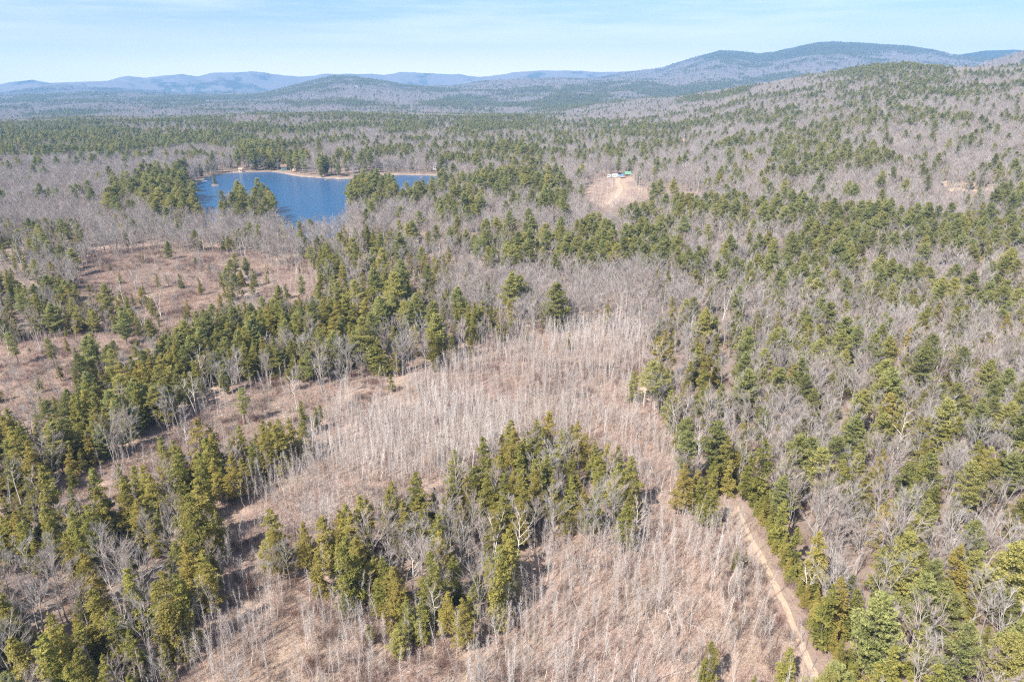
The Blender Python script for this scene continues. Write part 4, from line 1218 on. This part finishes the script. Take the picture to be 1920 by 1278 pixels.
def plant_litter():
    x, y = candidates(34, 420, 1.5)
    k = not_blocked(x, y); x, y = x[k], y[k]
    zid, _, _ = zone_of(x, y, 0.5)
    op = np.isin(zid, [ZN[q] for q in ('clearing', 'skid_strip', 'meadow', 'meadow_clump_a', 'meadow_clump_c', 'meadow_east_brush', 'strip_trees')])
    n = fbm(x / 14, y / 14, 91, 3)
    a = op & (RNG.uniform(size=len(x)) < np.where(zid == ZN['skid_strip'], 0.45, 0.12) * np.clip((n - 0.3) * 4, 0.1, 2))
    b = (op & (RNG.uniform(size=len(x)) < np.clip((n - 0.5) * 2.2, 0.01, 0.5))) | (~op & (np.hypot(x, y) < 260) & (RNG.uniform(size=len(x)) < 0.14))
    for nm, ms, s, lo, hi in (('slash', SLASH, a, 0.6, 1.5), ('shrubs', SHRUB, b, 0.6, 1.9)):
        T = np.stack([x[s], y[s], height(x[s], y[s]) - 0.02, RNG.uniform(lo, hi, int(s.sum())), zid[s]], 1)
        scatter_low(nm, ms, T, 1.0)
plant_litter()
SAPS = []
for (x, y, z, h, zn), si in zip(SAP_IND, sap_kind(SAP_IND)):
    o = link('sapling', SAP[si]); o.location = (x, y, z); s = h / 8.2
    o.scale = (s * random.uniform(0.9, 1.3), s * random.uniform(0.9, 1.3), s)
    o.rotation_euler = (random.gauss(0, .07), random.gauss(0, .07), random.uniform(0, 6.28))
    o['category'] = 'sapling'; SAPS.append(o)

# ------------------------------------------------------------------ buildings and small things
PAINT = {
    'white': simple('white_paint', (0.78, 0.78, 0.76)), 'cream': simple('cream_siding', (0.62, 0.56, 0.46)), 'tan': simple('tan_siding', (0.50, 0.38, 0.26)),
    'brown': simple('brown_siding', (0.22, 0.14, 0.09)), 'teal': simple('teal_siding', (0.16, 0.32, 0.32)), 'green_roof': simple('green_metal_roof', (0.17, 0.36, 0.27), 0.5),
    'grey_roof': simple('grey_shingle_roof', (0.30, 0.30, 0.31)), 'tan_roof': simple('tan_shingle_roof', (0.46, 0.31, 0.22)), 'blue_tarp': simple('blue_tarpaulin', (0.07, 0.24, 0.62), 0.35),
    'navy': simple('dark_blue_paint', (0.015, 0.035, 0.12), 0.3), 'glass': simple('window_glass', (0.03, 0.045, 0.055), 0.1), 'rubber': simple('tyre_rubber', (0.02, 0.02, 0.02)),
    'metal': simple('galvanised_steel', (0.42, 0.43, 0.44), 0.4, metal=0.6), 'wood': simple('weathered_boards', (0.33, 0.26, 0.20)), 'rust': simple('rusty_red_paint', (0.36, 0.12, 0.05)),
}
def pm(mb, name, m, parent): return link(name, mb.mesh(name + '_mesh', m), parent)

def gable_house(name, site, w_, d_, h_, rh, wall, roof, rz, label, cat, chimney=False, nwin=3, group=None, dz=0.0, off=(0, 0)):
    x, y, z = SITE[site][:3]
    x += off[0]; y += off[1]
    e = empty(name, (x, y, gz(x, y) + dz), rz)
    tag(e, label, cat, group)
    mb = MB(); mb.box(-w_ / 2, w_ / 2, -d_ / 2, d_ / 2, -1.0, h_)
    for sx in (-w_ / 2, w_ / 2):
        mb.add([(sx, -d_ / 2, h_), (sx, d_ / 2, h_), (sx, 0, h_ + rh)], [(0, 1, 2)])
    pm(mb, 'wall', PAINT[wall], e)
    ro = MB(); o = 0.5; t = 0.18
    for sg in (-1, 1):
        y1 = sg * (d_ / 2 + o); z1 = h_ - rh * o / (d_ / 2)
        v = [(-w_ / 2 - o, y1, z1 + .02), (w_ / 2 + o, y1, z1 + .02), (w_ / 2 + o, 0, h_ + rh + .02), (-w_ / 2 - o, 0, h_ + rh + .02)]
        v += [(a, b, c + t) for a, b, c in v]
        ro.add(v, [(0, 1, 2, 3), (4, 5, 6, 7), (0, 1, 5, 4), (1, 2, 6, 5), (2, 3, 7, 6), (3, 0, 4, 7)])
    r_ = pm(ro, 'roof', PAINT[roof], e)
    if chimney:
        mb = MB(); mb.box(w_ * .2, w_ * .2 + .8, -.4, .4, h_ + rh * .5, h_ + rh + 1.1); pm(mb, 'chimney', PAINT['tan_roof'], r_)
    for i in range(nwin):
        cx = -w_ / 2 + (i + 0.7) * w_ / (nwin + 0.6)
        mb = MB(); mb.box(cx - .55, cx + .55, -d_ / 2 - .05, -d_ / 2 + .05, h_ * .38, h_ * .38 + 1.25)
        wn = pm(mb, 'window', PAINT['white'] if wall != 'white' else PAINT['grey_roof'], e)
        mb = MB(); mb.box(cx - .45, cx + .45, -d_ / 2 - .08, -d_ / 2 - .02, h_ * .38 + .1, h_ * .38 + 1.15); pm(mb, 'pane', PAINT['glass'], wn)
    mb = MB(); cx = w_ / 2 - 1.0; mb.box(cx - .5, cx + .5, -d_ / 2 - .06, -d_ / 2 + .05, 0, 2.05); pm(mb, 'door', PAINT['brown'] if wall != 'brown' else PAINT['cream'], e)
    return e

gable_house('shed', 'green_roof', 5.6, 4.6, 2.6, 1.8, 'brown', 'green_roof', math.radians(18), 'dark shed with a pale green roof beside the blue tarp in the clearing', 'shed', nwin=1)
gable_house('farmhouse', 'white_farm', 17, 9, 5, 3.5, 'white', 'grey_roof', math.radians(-12), 'white house with grey gable roof alone on the far right-centre slope', 'house', True, 4)
gable_house('lodge', 'tan_lodge', 17, 9, 3.4, 3.0, 'tan', 'tan_roof', math.radians(10), 'long brown lodge with tan roof among dark pines below the white house', 'house', True, 4)
gable_house('house', 'far_white', 14, 8, 4.5, 3, 'white', 'grey_roof', math.radians(15), 'small white house in the hardwoods far beyond the pines right of the lake', 'house', True, 3)
gable_house('barn', 'far_shed', 18, 9, 4, 2.5, 'cream', 'white_roof' if 'white_roof' in PAINT else 'grey_roof', math.radians(-8), 'low cream barn at the wood edge left of the small white house', 'barn', nwin=2)
gable_house('farmhouse', 'hill_farm', 16, 9, 5, 4, 'white', 'grey_roof', math.radians(5), 'white farmhouse beside the pale field on the rounded middle hill', 'house', True, 4)
gable_house('barn', 'ridge_farm_a', 24, 12, 6, 4, 'white', 'grey_roof', math.radians(4), 'long white barn on the far left ridge, lower of two', 'barn', nwin=4)
gable_house('barn', 'ridge_farm_b', 20, 11, 6, 4, 'white', 'grey_roof', math.radians(-6), 'white barn on the far left ridge, upper of two', 'barn', nwin=4)
gable_house('house', 'ridge_house', 14, 9, 5, 4, 'white', 'grey_roof', 0, 'white house on the wooded flank left of the rounded middle hill', 'house', True, 3)
gable_house('cabin', 'teal_cabin', 5.5, 5, 3.6, 1.8, 'teal', 'brown', math.radians(12), 'teal cabin with white windows between pines on the north shore', 'cabin', True, 3)
gable_house('cabin', 'tan_cabin', 4.5, 5, 3.6, 2.0, 'tan', 'brown', math.radians(-10), 'tan cabin right of the teal one on the north shore', 'cabin', nwin=2)
gable_house('cabin', 'white_cabin', 5, 6, 5.0, 2.0, 'white', 'grey_roof', math.radians(8), 'tall white cabin in bare trees behind the eastern arm of the lake', 'cabin', nwin=2)
gable_house('hut', 'shore_hut', 3.2, 3, 2.4, 1.2, 'cream', 'tan_roof', 0, 'tiny cream hut on the sandy north-west corner of the shore', 'hut', nwin=1)
gable_house('cabin', 'west_cabin', 8, 6, 3.2, 2.2, 'brown', 'white' if 'white' in PAINT else 'grey_roof', math.radians(20), 'low brown cabin with pale roof among pines on the west shore', 'cabin', nwin=2)
gable_house('house', 'road_house', 6.5, 5, 2.8, 1.8, 'cream', 'tan_roof', math.radians(6), 'small cream house half hidden in trees south of the lake', 'house', True, 2)

def tarp():
    x, y, z = SITE['blue_tarp'][:3]
    e = empty('tarp_shelter', (x, y, z), 0.15); tag(e, 'low shelter covered with a bright blue tarp beside the white trailer', 'shelter')
    n = 9; V = []; F_ = []
    for i in range(n):
        for j in range(n):
            a, b = i / (n - 1) - .5, j / (n - 1) - .5
            V.append((a * 5.6, b * 4.6, 3.0 - 2.2 * abs(a) ** 1.6 * 2 - 1.2 * b * -1.0 * 0.5 + 0.12 * math.sin(7 * a + 5 * b)))
    for i in range(n - 1):
        for j in range(n - 1): F_.append((i * n + j, (i + 1) * n + j, (i + 1) * n + j + 1, i * n + j + 1))
    mb = MB(); mb.add(V, F_); c = pm(mb, 'tarp', PAINT['blue_tarp'], e)
    sm = c.modifiers.new('thick', 'SOLIDIFY'); sm.thickness = 0.04
    for sx in (-2.0, 2.0):
        for sy in (-1.8, 1.8):
            mb = MB(); mb.tube([(sx, sy, -.3), (sx, sy, 1.3)], [.07, .07], 5); pm(mb, 'post', PAINT['wood'], e)
tarp()

def vehicle(name, loc, rz, L_, W_, body, label, cat, box=False):
    e = empty(name, loc, rz); tag(e, label, cat)
    mb = MB()
    if box:
        mb.box(-L_ / 2, L_ / 2, -W_ / 2, W_ / 2, .7, 3.1); pm(mb, 'body', PAINT[body], e)
        mb = MB(); mb.box(-L_ / 2 + .1, L_ / 2 - .1, -W_ / 2 + .1, W_ / 2 - .1, 3.1, 3.25); pm(mb, 'roof', PAINT['white'], e)
        for cx in (-L_ * .28, L_ * .05):
            mb = MB(); mb.box(cx - .5, cx + .5, -W_ / 2 - .03, -W_ / 2 + .02, 1.7, 2.5); pm(mb, 'window', PAINT['glass'], e)
        mb = MB(); mb.box(L_ * .28, L_ * .28 + .8, -W_ / 2 - .03, -W_ / 2 + .02, .8, 2.7); pm(mb, 'door', PAINT['grey_roof'], e)
    else:
        prof = [(-L_ / 2, .5), (L_ / 2, .5), (L_ / 2, 1.05), (L_ * .24, 1.12), (L_ * .12, 1.75), (-L_ * .12, 1.78), (-L_ * .16, 1.12), (-L_ / 2, 1.12)]
        v = [(a, -W_ / 2, b) for a, b in prof] + [(a, W_ / 2, b) for a, b in prof]; n = len(prof)
        mb.add(v, [tuple(range(n)), tuple(range(2 * n - 1, n - 1, -1))] + [(i, i + n, (i + 1) % n + n, (i + 1) % n) for i in range(n)])
        pm(mb, 'body', PAINT[body], e)
        mb = MB(); mb.box(-L_ * .10, L_ * .12, -W_ / 2 - .02, W_ / 2 + .02, 1.2, 1.62); pm(mb, 'window', PAINT['glass'], e)
    for cx in (-L_ * .3, L_ * .3):
        for cy_ in (-W_ / 2, W_ / 2):
            mb = MB(); a = np.linspace(0, 2 * PI, 12, endpoint=False)
            mb.tube([(cx, cy_ - .1, .36), (cx, cy_ + .1, .36)], [.36, .36], 12); pm(mb, 'wheel', PAINT['rubber'], e)
sx, sy, sz = SITE['trailer'][:3]
vehicle('travel_trailer', (sx, sy, sz), 0.1, 5.6, 2.2, 'white', 'white travel trailer parked left of the blue tarp', 'trailer', True)
sx2, sy2 = sx - 5.5, sy - 3
vehicle('box_trailer', (sx2, sy2, gz(sx2, sy2)), -0.5, 3.2, 1.9, 'white', 'short white box trailer in front of the travel trailer', 'trailer', True)
sx, sy, sz = SITE['pickup'][:3]
vehicle('pickup_truck', (sx, sy, sz), 0.3, 5.6, 2.0, 'navy', 'dark blue pickup truck behind the blue tarp', 'truck')
sx2, sy2 = SITE['trailer'][0] - 11, SITE['trailer'][1] + 9
vehicle('old_truck', (sx2, sy2, gz(sx2, sy2)), 2.6, 5.2, 2.0, 'rust', 'rust red old truck left of the trailers at the wood edge', 'truck')

def pontoon():
    x, y = map(float, unproj_plane(812, 334, -1.4))
    e = empty('pontoon_boat', (x, y, -1.5), 0.1); tag(e, 'pontoon boat with a dark green canopy moored at the eastern arm', 'boat')
    for sy in (-.8, .8):
        mb = MB(); mb.tube([(-3.2, sy, .1), (2.8, sy, .1), (3.3, sy, .3)], [.3, .3, .08], 8); pm(mb, 'float', PAINT['metal'], e)
    mb = MB(); mb.box(-3.1, 3.0, -1.15, 1.15, .4, .5); pm(mb, 'deck', PAINT['wood'], e)
    mb = MB(); mb.box(-2.6, 1.6, -1.2, 1.2, 2.2, 2.28); pm(mb, 'canopy', PAINT['teal'], e)
    for sx in (-2.5, 1.5):
        for sy in (-1.1, 1.1):
            mb = MB(); mb.tube([(sx, sy, .5), (sx, sy, 2.2)], [.04, .04], 5); pm(mb, 'post', PAINT['metal'], e)
pontoon()
def rowboat():
    x, y = map(float, unproj_plane(384, 341, -1.4))
    e = empty('motor_boat', (x, y, -1.5), 0.3); tag(e, 'small white motor boat at the western tip of the lake', 'boat')
    mb = MB(); V = []; 
    for q in np.linspace(-1, 1, 8):
        wv = 0.95 * (1 - max(0, q) ** 2.2); V.append([(q * 2.6, -wv, .75), (q * 2.6, -wv * .6, 0), (q * 2.6, wv * .6, 0), (q * 2.6, wv, .75)])
    V = np.array(V).reshape(-1, 3); F_ = []
    for i in range(7):
        for j in range(3): F_.append((i * 4 + j, i * 4 + j + 1, (i + 1) * 4 + j + 1, (i + 1) * 4 + j))
    F_.append((0, 1, 2, 3)); mb.add(V, F_); h = pm(mb, 'hull', PAINT['white'], e)
    m_ = h.modifiers.new('t', 'SOLIDIFY'); m_.thickness = .05
    mb = MB(); mb.box(-1.2, -.8, -.85, .85, .45, .5); pm(mb, 'bench', PAINT['wood'], e)
    mb = MB(); mb.box(-2.9, -2.55, -.2, .2, .1, 1.1); pm(mb, 'motor', PAINT['rubber'], e)
rowboat()
def dock(px, py, ln, rz, label):
    x, y = map(float, unproj_plane(px, py, -1.2))
    e = empty('dock', (x, y, -1.5), rz); tag(e, label, 'dock', 'docks on the far shore')
    for i in range(int(ln / 0.6)):
        mb = MB(); mb.box(-ln / 2 + i * .6, -ln / 2 + i * .6 + .55, -.8, .8, .45, .52); pm(mb, 'plank', PAINT['wood'], e)
    for sx in (-ln / 2 + .3, ln / 2 - .3):
        for sy in (-.7, .7):
            mb = MB(); mb.tube([(sx, sy, -1.4), (sx, sy, .8)], [.08, .08], 5); pm(mb, 'post', PAINT['wood'], e)
dock(612, 337, 8, 1.4, 'grey plank dock below the pines in the middle of the north shore')
dock(640, 339, 7, 0.2, 'grey plank dock lying along the shore near the wooded point')
dock(790, 333, 8, 1.5, 'grey plank dock beside the pontoon boat')

def mast(px, py, h, wd, label):
    x, y, z = ground_at(px, py)
    e = empty('radio_mast', (x, y, z - 1), 0.4); tag(e, label, 'mast')
    for i in range(3):
        a = i * 2 * PI / 3; mb = MB(); mb.tube([(wd * math.cos(a), wd * math.sin(a), 0), (wd * .5 * math.cos(a), wd * .5 * math.sin(a), h)], [.28, .2], 4); pm(mb, 'leg', PAINT['metal'], e)
    mb = MB()
    for k in range(10):
        z0, z1 = h * k / 10, h * (k + 1) / 10
        for i in range(3):
            a, b = i * 2 * PI / 3, (i + 1) * 2 * PI / 3; q = wd * (1 - .5 * k / 10)
            mb.tube([(q * math.cos(a), q * math.sin(a), z0), (q * math.cos(b), q * math.sin(b), z1)], [.12, .12], 3)
    pm(mb, 'bracing', PAINT['metal'], e)
    mb = MB(); mb.tube([(0, 0, h), (0, 0, h * 1.25)], [.25, .12], 5); pm(mb, 'antenna', PAINT['metal'], e)
mast(1553, 78, 34, 1.6, 'thin radio mast on the summit of the high wooded mountain')
mast(1231, 127, 28, 1.4, 'thin radio mast on the low shoulder left of the mountain')

# rocks on the islet in the lake
def islet():
    x, y = map(float, unproj_plane(403, 347, -1.4))
    rng = np.random.default_rng(5); mb = MB()
    me = bpy.data.meshes.new('islet_rock')
    n = 14; V = [(0, 0, .55)]; F_ = []
    for k, (rr, zz) in enumerate(((1.6, .4), (2.6, 0.0), (3.2, -1.0))):
        for i in range(n):
            a = i * 2 * PI / n; q = rr * rng.uniform(.8, 1.2); V.append((q * math.cos(a) * 1.3, q * math.sin(a), zz + rng.normal() * .06))
    for i in range(n):
        F_.append((0, 1 + i, 1 + (i + 1) % n))
        for k in range(2): F_.append((1 + k * n + i, 1 + (k + 1) * n + i, 1 + (k + 1) * n + (i + 1) % n, 1 + k * n + (i + 1) % n))
    me.from_pydata(V, [], F_); me.materials.append(PAINT['wood']); me.update()
    o = link('islet', me); o.location = (x, y, -1.5); tag(o, kind='structure')
islet()

# fallen trunks left by the cutting
LOGS = [make_snag(90 + i, 7 + 1.2 * i).mesh('log_mesh', M['log']) for i in range(4)]
LOG_PX = {
    'along the skid strip': [(205, 868), (228, 852), (246, 846), (262, 838), (281, 830), (255, 858), (300, 815), (322, 800), (344, 792), (372, 775), (398, 760), (430, 742), (452, 738), (486, 722), (520, 712), (556, 704), (585, 716), (612, 700), (640, 712), (668, 698), (700, 690), (742, 676)],
    'in the clearing beside the lone green hemlock': [(1268, 1238), (1282, 1252), (1262, 1262), (1290, 1270), (1300, 1236)],
    'between the grove and the dirt track': [(1222, 1098), (1244, 1084), (1262, 1108), (1200, 1072), (1182, 1060), (1236, 1140)],
    'on the pale slope below the grove': [(905, 1190), (930, 1200), (1010, 1110), (1060, 1055), (880, 1235)],
    'in the left meadow': [(60, 600), (90, 596), (110, 604), (36, 622), (140, 720), (300, 520), (350, 540), (250, 500)],
    'at the top of the clearing': [(1150, 650), (1170, 640), (1130, 655), (1190, 664), (1095, 640)],
}
LOG_O = []
for where, pts in LOG_PX.items():
    for px, py in pts:
        x, y, z = ground_at(px, py)
        o = link('fallen_log', random.choice(LOGS)); o.location = (x, y, z); o.rotation_euler = (0, random.uniform(-.03, .03), random.uniform(-.7, .9) + random.choice((0, PI)))
        q = random.uniform(.7, 1.15); o.scale = (q, q, q)
        LOG_O.append((o, where, px, py))

# ------------------------------------------------------------------ labels
ORD = 'first second third fourth fifth sixth seventh eighth ninth tenth eleventh twelfth thirteenth fourteenth fifteenth sixteenth seventeenth eighteenth nineteenth twentieth'.split()
def side(i, n):
    if n == 1: return ''
    if i == 0: return 'leftmost'
    if i == n - 1: return 'rightmost'
    if n % 2 and i == n // 2 and n <= 5: return 'middle one'
    return ORD[i] + ' from left' if i < n / 2 else ORD[n - 1 - i] + ' from right'
def rowname(r, n):
    if n == 1: return ''
    if r == 0: return 'nearest row'
    if r == n - 1: return 'farthest row'
    return ORD[r] + ' row'
PLACE = {
    'right_woods': 'the right-hand woods', 'right_woods_low': 'the bottom right woods', 'track_edge': 'the woods edge along the track', 'track_bend': 'the clump at the track bend',
    'clearing_top_edge': 'the upper right clearing edge', 'left_far_hardwoods': 'the hardwoods west of the lake', 'treeline': 'the dark treeline above the strip', 'left_woods': 'the lower left woods',
    'left_grey_trees': 'the grey lower left hardwoods', 'olive_band': 'the olive band left of centre', 'middle_hardwoods': 'the pale hardwoods above the clearing', 'pine_band': 'the central pine band',
    'upper_right_belt': 'the upper right belt', 'right_pine_belt': 'the right-hand pine belt', 'lake_pines': 'the pines right of the lake', 'lake_south_pines': 'the pines south of the lake',
    'lake_west_pines': 'the west shore pines', 'lake_north_pines': 'the north shore pines', 'peninsula': 'the lake point', 'near_shore_grove': 'the near shore grove',
    'meadow_west_trees': 'the meadow\'s western trees', 'meadow_north_trees': 'the meadow\'s northern trees', 'meadow': 'the left meadow', 'meadow_clump_a': 'the lower meadow clump',
    'meadow_clump_b': 'the upper meadow clump', 'meadow_clump_c': 'the middle meadow clump', 'meadow_east_brush': 'the meadow\'s eastern brush', 'skid_strip': 'the skid strip',
    'strip_trees': 'the trees beyond the strip', 'clearing': 'the clearing', 'grove': 'the clearing\'s grove', 'grove_middle': 'the heart of the grove', 'house_clearing': 'the house clearing',
}
def place_of(zid, px, py):
    if zid and ZONES[zid - 1][0] in PLACE: return PLACE[ZONES[zid - 1][0]]
    if px > 1300: return 'the right hillside'
    if py < 330: return 'the woods beyond the lake'
    if px < 640: return 'the woods left of the lake'
    return 'the woods between lake and clearing'
LOOK = {'hemlock': ['shaggy hemlock', 'ragged hemlock', 'dense low-branched hemlock', 'broad ragged hemlock', 'slim hemlock', 'wide hemlock'],
        'pine': ['layered pine', 'sparse pine', 'full pine', 'bare-stemmed pine', 'young pine'],
        'bare': ['leafless tree', 'high-crowned leafless tree', 'twin-stemmed leafless tree', 'slim leafless tree', 'many-stemmed leafless tree', 'tall twin-stemmed leafless tree'],
        'birch': ['white-stemmed birch', 'twin white birch', 'wide white birch']}
GROUPS = {'hemlock': 'hemlocks', 'pine': 'pines', 'bare': 'leafless hardwoods', 'birch': 'white birches'}
def label_trees(kind):
    objs = IND[kind]
    P = np.array([tuple(o.location) for o in objs])
    px, py = project(P[:, 0], P[:, 1], P[:, 2])
    zid, _, _ = zone_of(P[:, 0], P[:, 1], 6.0)
    byplace = {}
    for i, o in enumerate(objs):
        byplace.setdefault(place_of(int(zid[i]), px[i], py[i]), []).append(i)
    for place, ids in byplace.items():
        ids.sort(key=lambda i: -py[i])
        nr = max(1, math.ceil(len(ids) / 9)); k = math.ceil(len(ids) / nr); nr = math.ceil(len(ids) / k)
        for r in range(nr):
            row = sorted(ids[r * k:(r + 1) * k], key=lambda i: px[i])
            for j, i in enumerate(row):
                o = objs[i]
                look = LOOK[kind][[q[1].name for q in PROTO[kind]].index(o.children[1].data.name if o.children[1].name.startswith('crown') else o.children[0].data.name)]
                sd = side(j, len(row)); rn = rowname(r, nr)
                if sd and rn: lab = '%s, %s, %s of %s' % (look, sd, rn, place)
                elif rn: lab = '%s, alone in %s of %s' % (look, rn, place)
                elif sd: lab = '%s, %s of those in %s' % (look, sd, place)
                else: lab = 'the only %s in %s' % (look, place)
                o['label'] = lab.replace('young pine', 'small pine')
                o['group'] = (GROUPS[kind] + ' of ' + place).replace(' of the', ' of the')
for kind in PROTO: label_trees(kind)
for o in SAPS:
    px, py = (float(q) for q in project(np.array(o.location.x), np.array(o.location.y), np.array(o.location.z)))
    pale = 'whitish' if o.data.materials[0].name.startswith('pale') else 'grey-tan'
    if px > 1290: w_ = 'beside the dirt track'
    elif px > 1000: w_ = 'right of the grove'
    elif py > 1190 or px > 850: w_ = 'below the grove'
    elif px < 520: w_ = 'along the left woods'
    else: w_ = 'around the grove'
    o['label'] = 'thin %s leafless sapling standing in the brush %s' % (pale, w_)
    o['group'] = '%s saplings %s' % (pale, w_)
bywhere = {}
for o, where, px, py in LOG_O: bywhere.setdefault(where, []).append((px, o))
for where, lst in bywhere.items():
    lst.sort(key=lambda q: q[0]); n = len(lst)
    for i, (px, o) in enumerate(lst):
        if n > 12:
            t = 'lower' if i < n // 2 else 'upper'
            m_ = n // 2 if i < n // 2 else n - n // 2; ii = i if i < n // 2 else i - n // 2
            lab = 'bleached fallen trunk, %s %s, %s half' % (side(ii, m_), where, t)
        else: lab = 'bleached fallen trunk, %s of those %s' % (side(i, n), where)
        tag(o, lab, 'fallen log', 'fallen trunks ' + where)
for nm, lab, cat in (('hemlock_woods', 'mass of further hemlocks through the woods', 'forest'), ('pine_woods', 'mass of further pines through the woods and hills', 'forest'), ('hardwood_forest', 'mass of leafless grey hardwoods over plain and hills', 'forest'),
                     ('birch_woods', 'scattered further white birches among the hardwoods', 'forest'), ('sapling_thicket', 'thicket of pale leafless saplings across the clearing', 'thicket'), ('brush', 'dry tan brush covering the open cut ground', 'brush'), ('slash', 'scattered grey cut sticks lying on the open ground', 'slash'), ('shrubs', 'low brown leafless shrubs in patches on open ground', 'shrubs'),
                     ('ground', 'leaf-littered ground rising into wooded hills', 'ground'), ('lake_water', 'rippled blue lake with wooded shores', 'lake'), ('dirt_track', 'pale dirt track along the right edge of the clearing', 'track'),
                     ('dirt_path', 'short dirt path at the top right corner of the clearing', 'path'), ('driveway', 'sandy driveway climbing to the blue tarp', 'driveway'), ('islet', 'tiny rock islet carrying one tree in the lake', 'islet')):
    o = bpy.data.objects.get(nm)
    if o: tag(o, lab, cat)

# ------------------------------------------------------------------ haze
def haze():
    mb = MB(); mb.box(-9850, 9850, -9850, 9850, -150, 520)
    me = mb.mesh('haze', [])
    m, n, o = mat('valley_haze')
    v = n.nodes.new('ShaderNodeVolumePrincipled')
    v.inputs['Color'].default_value = (0.295, 0.575, 0.97, 1)
    v.inputs['Density'].default_value = 0.00015
    v.inputs['Anisotropy'].default_value = 0.0
    n.links.new(v.outputs[0], o.inputs['Volume'])
    me.materials.append(m)
    tag(link('haze', me), kind='stuff')
haze()
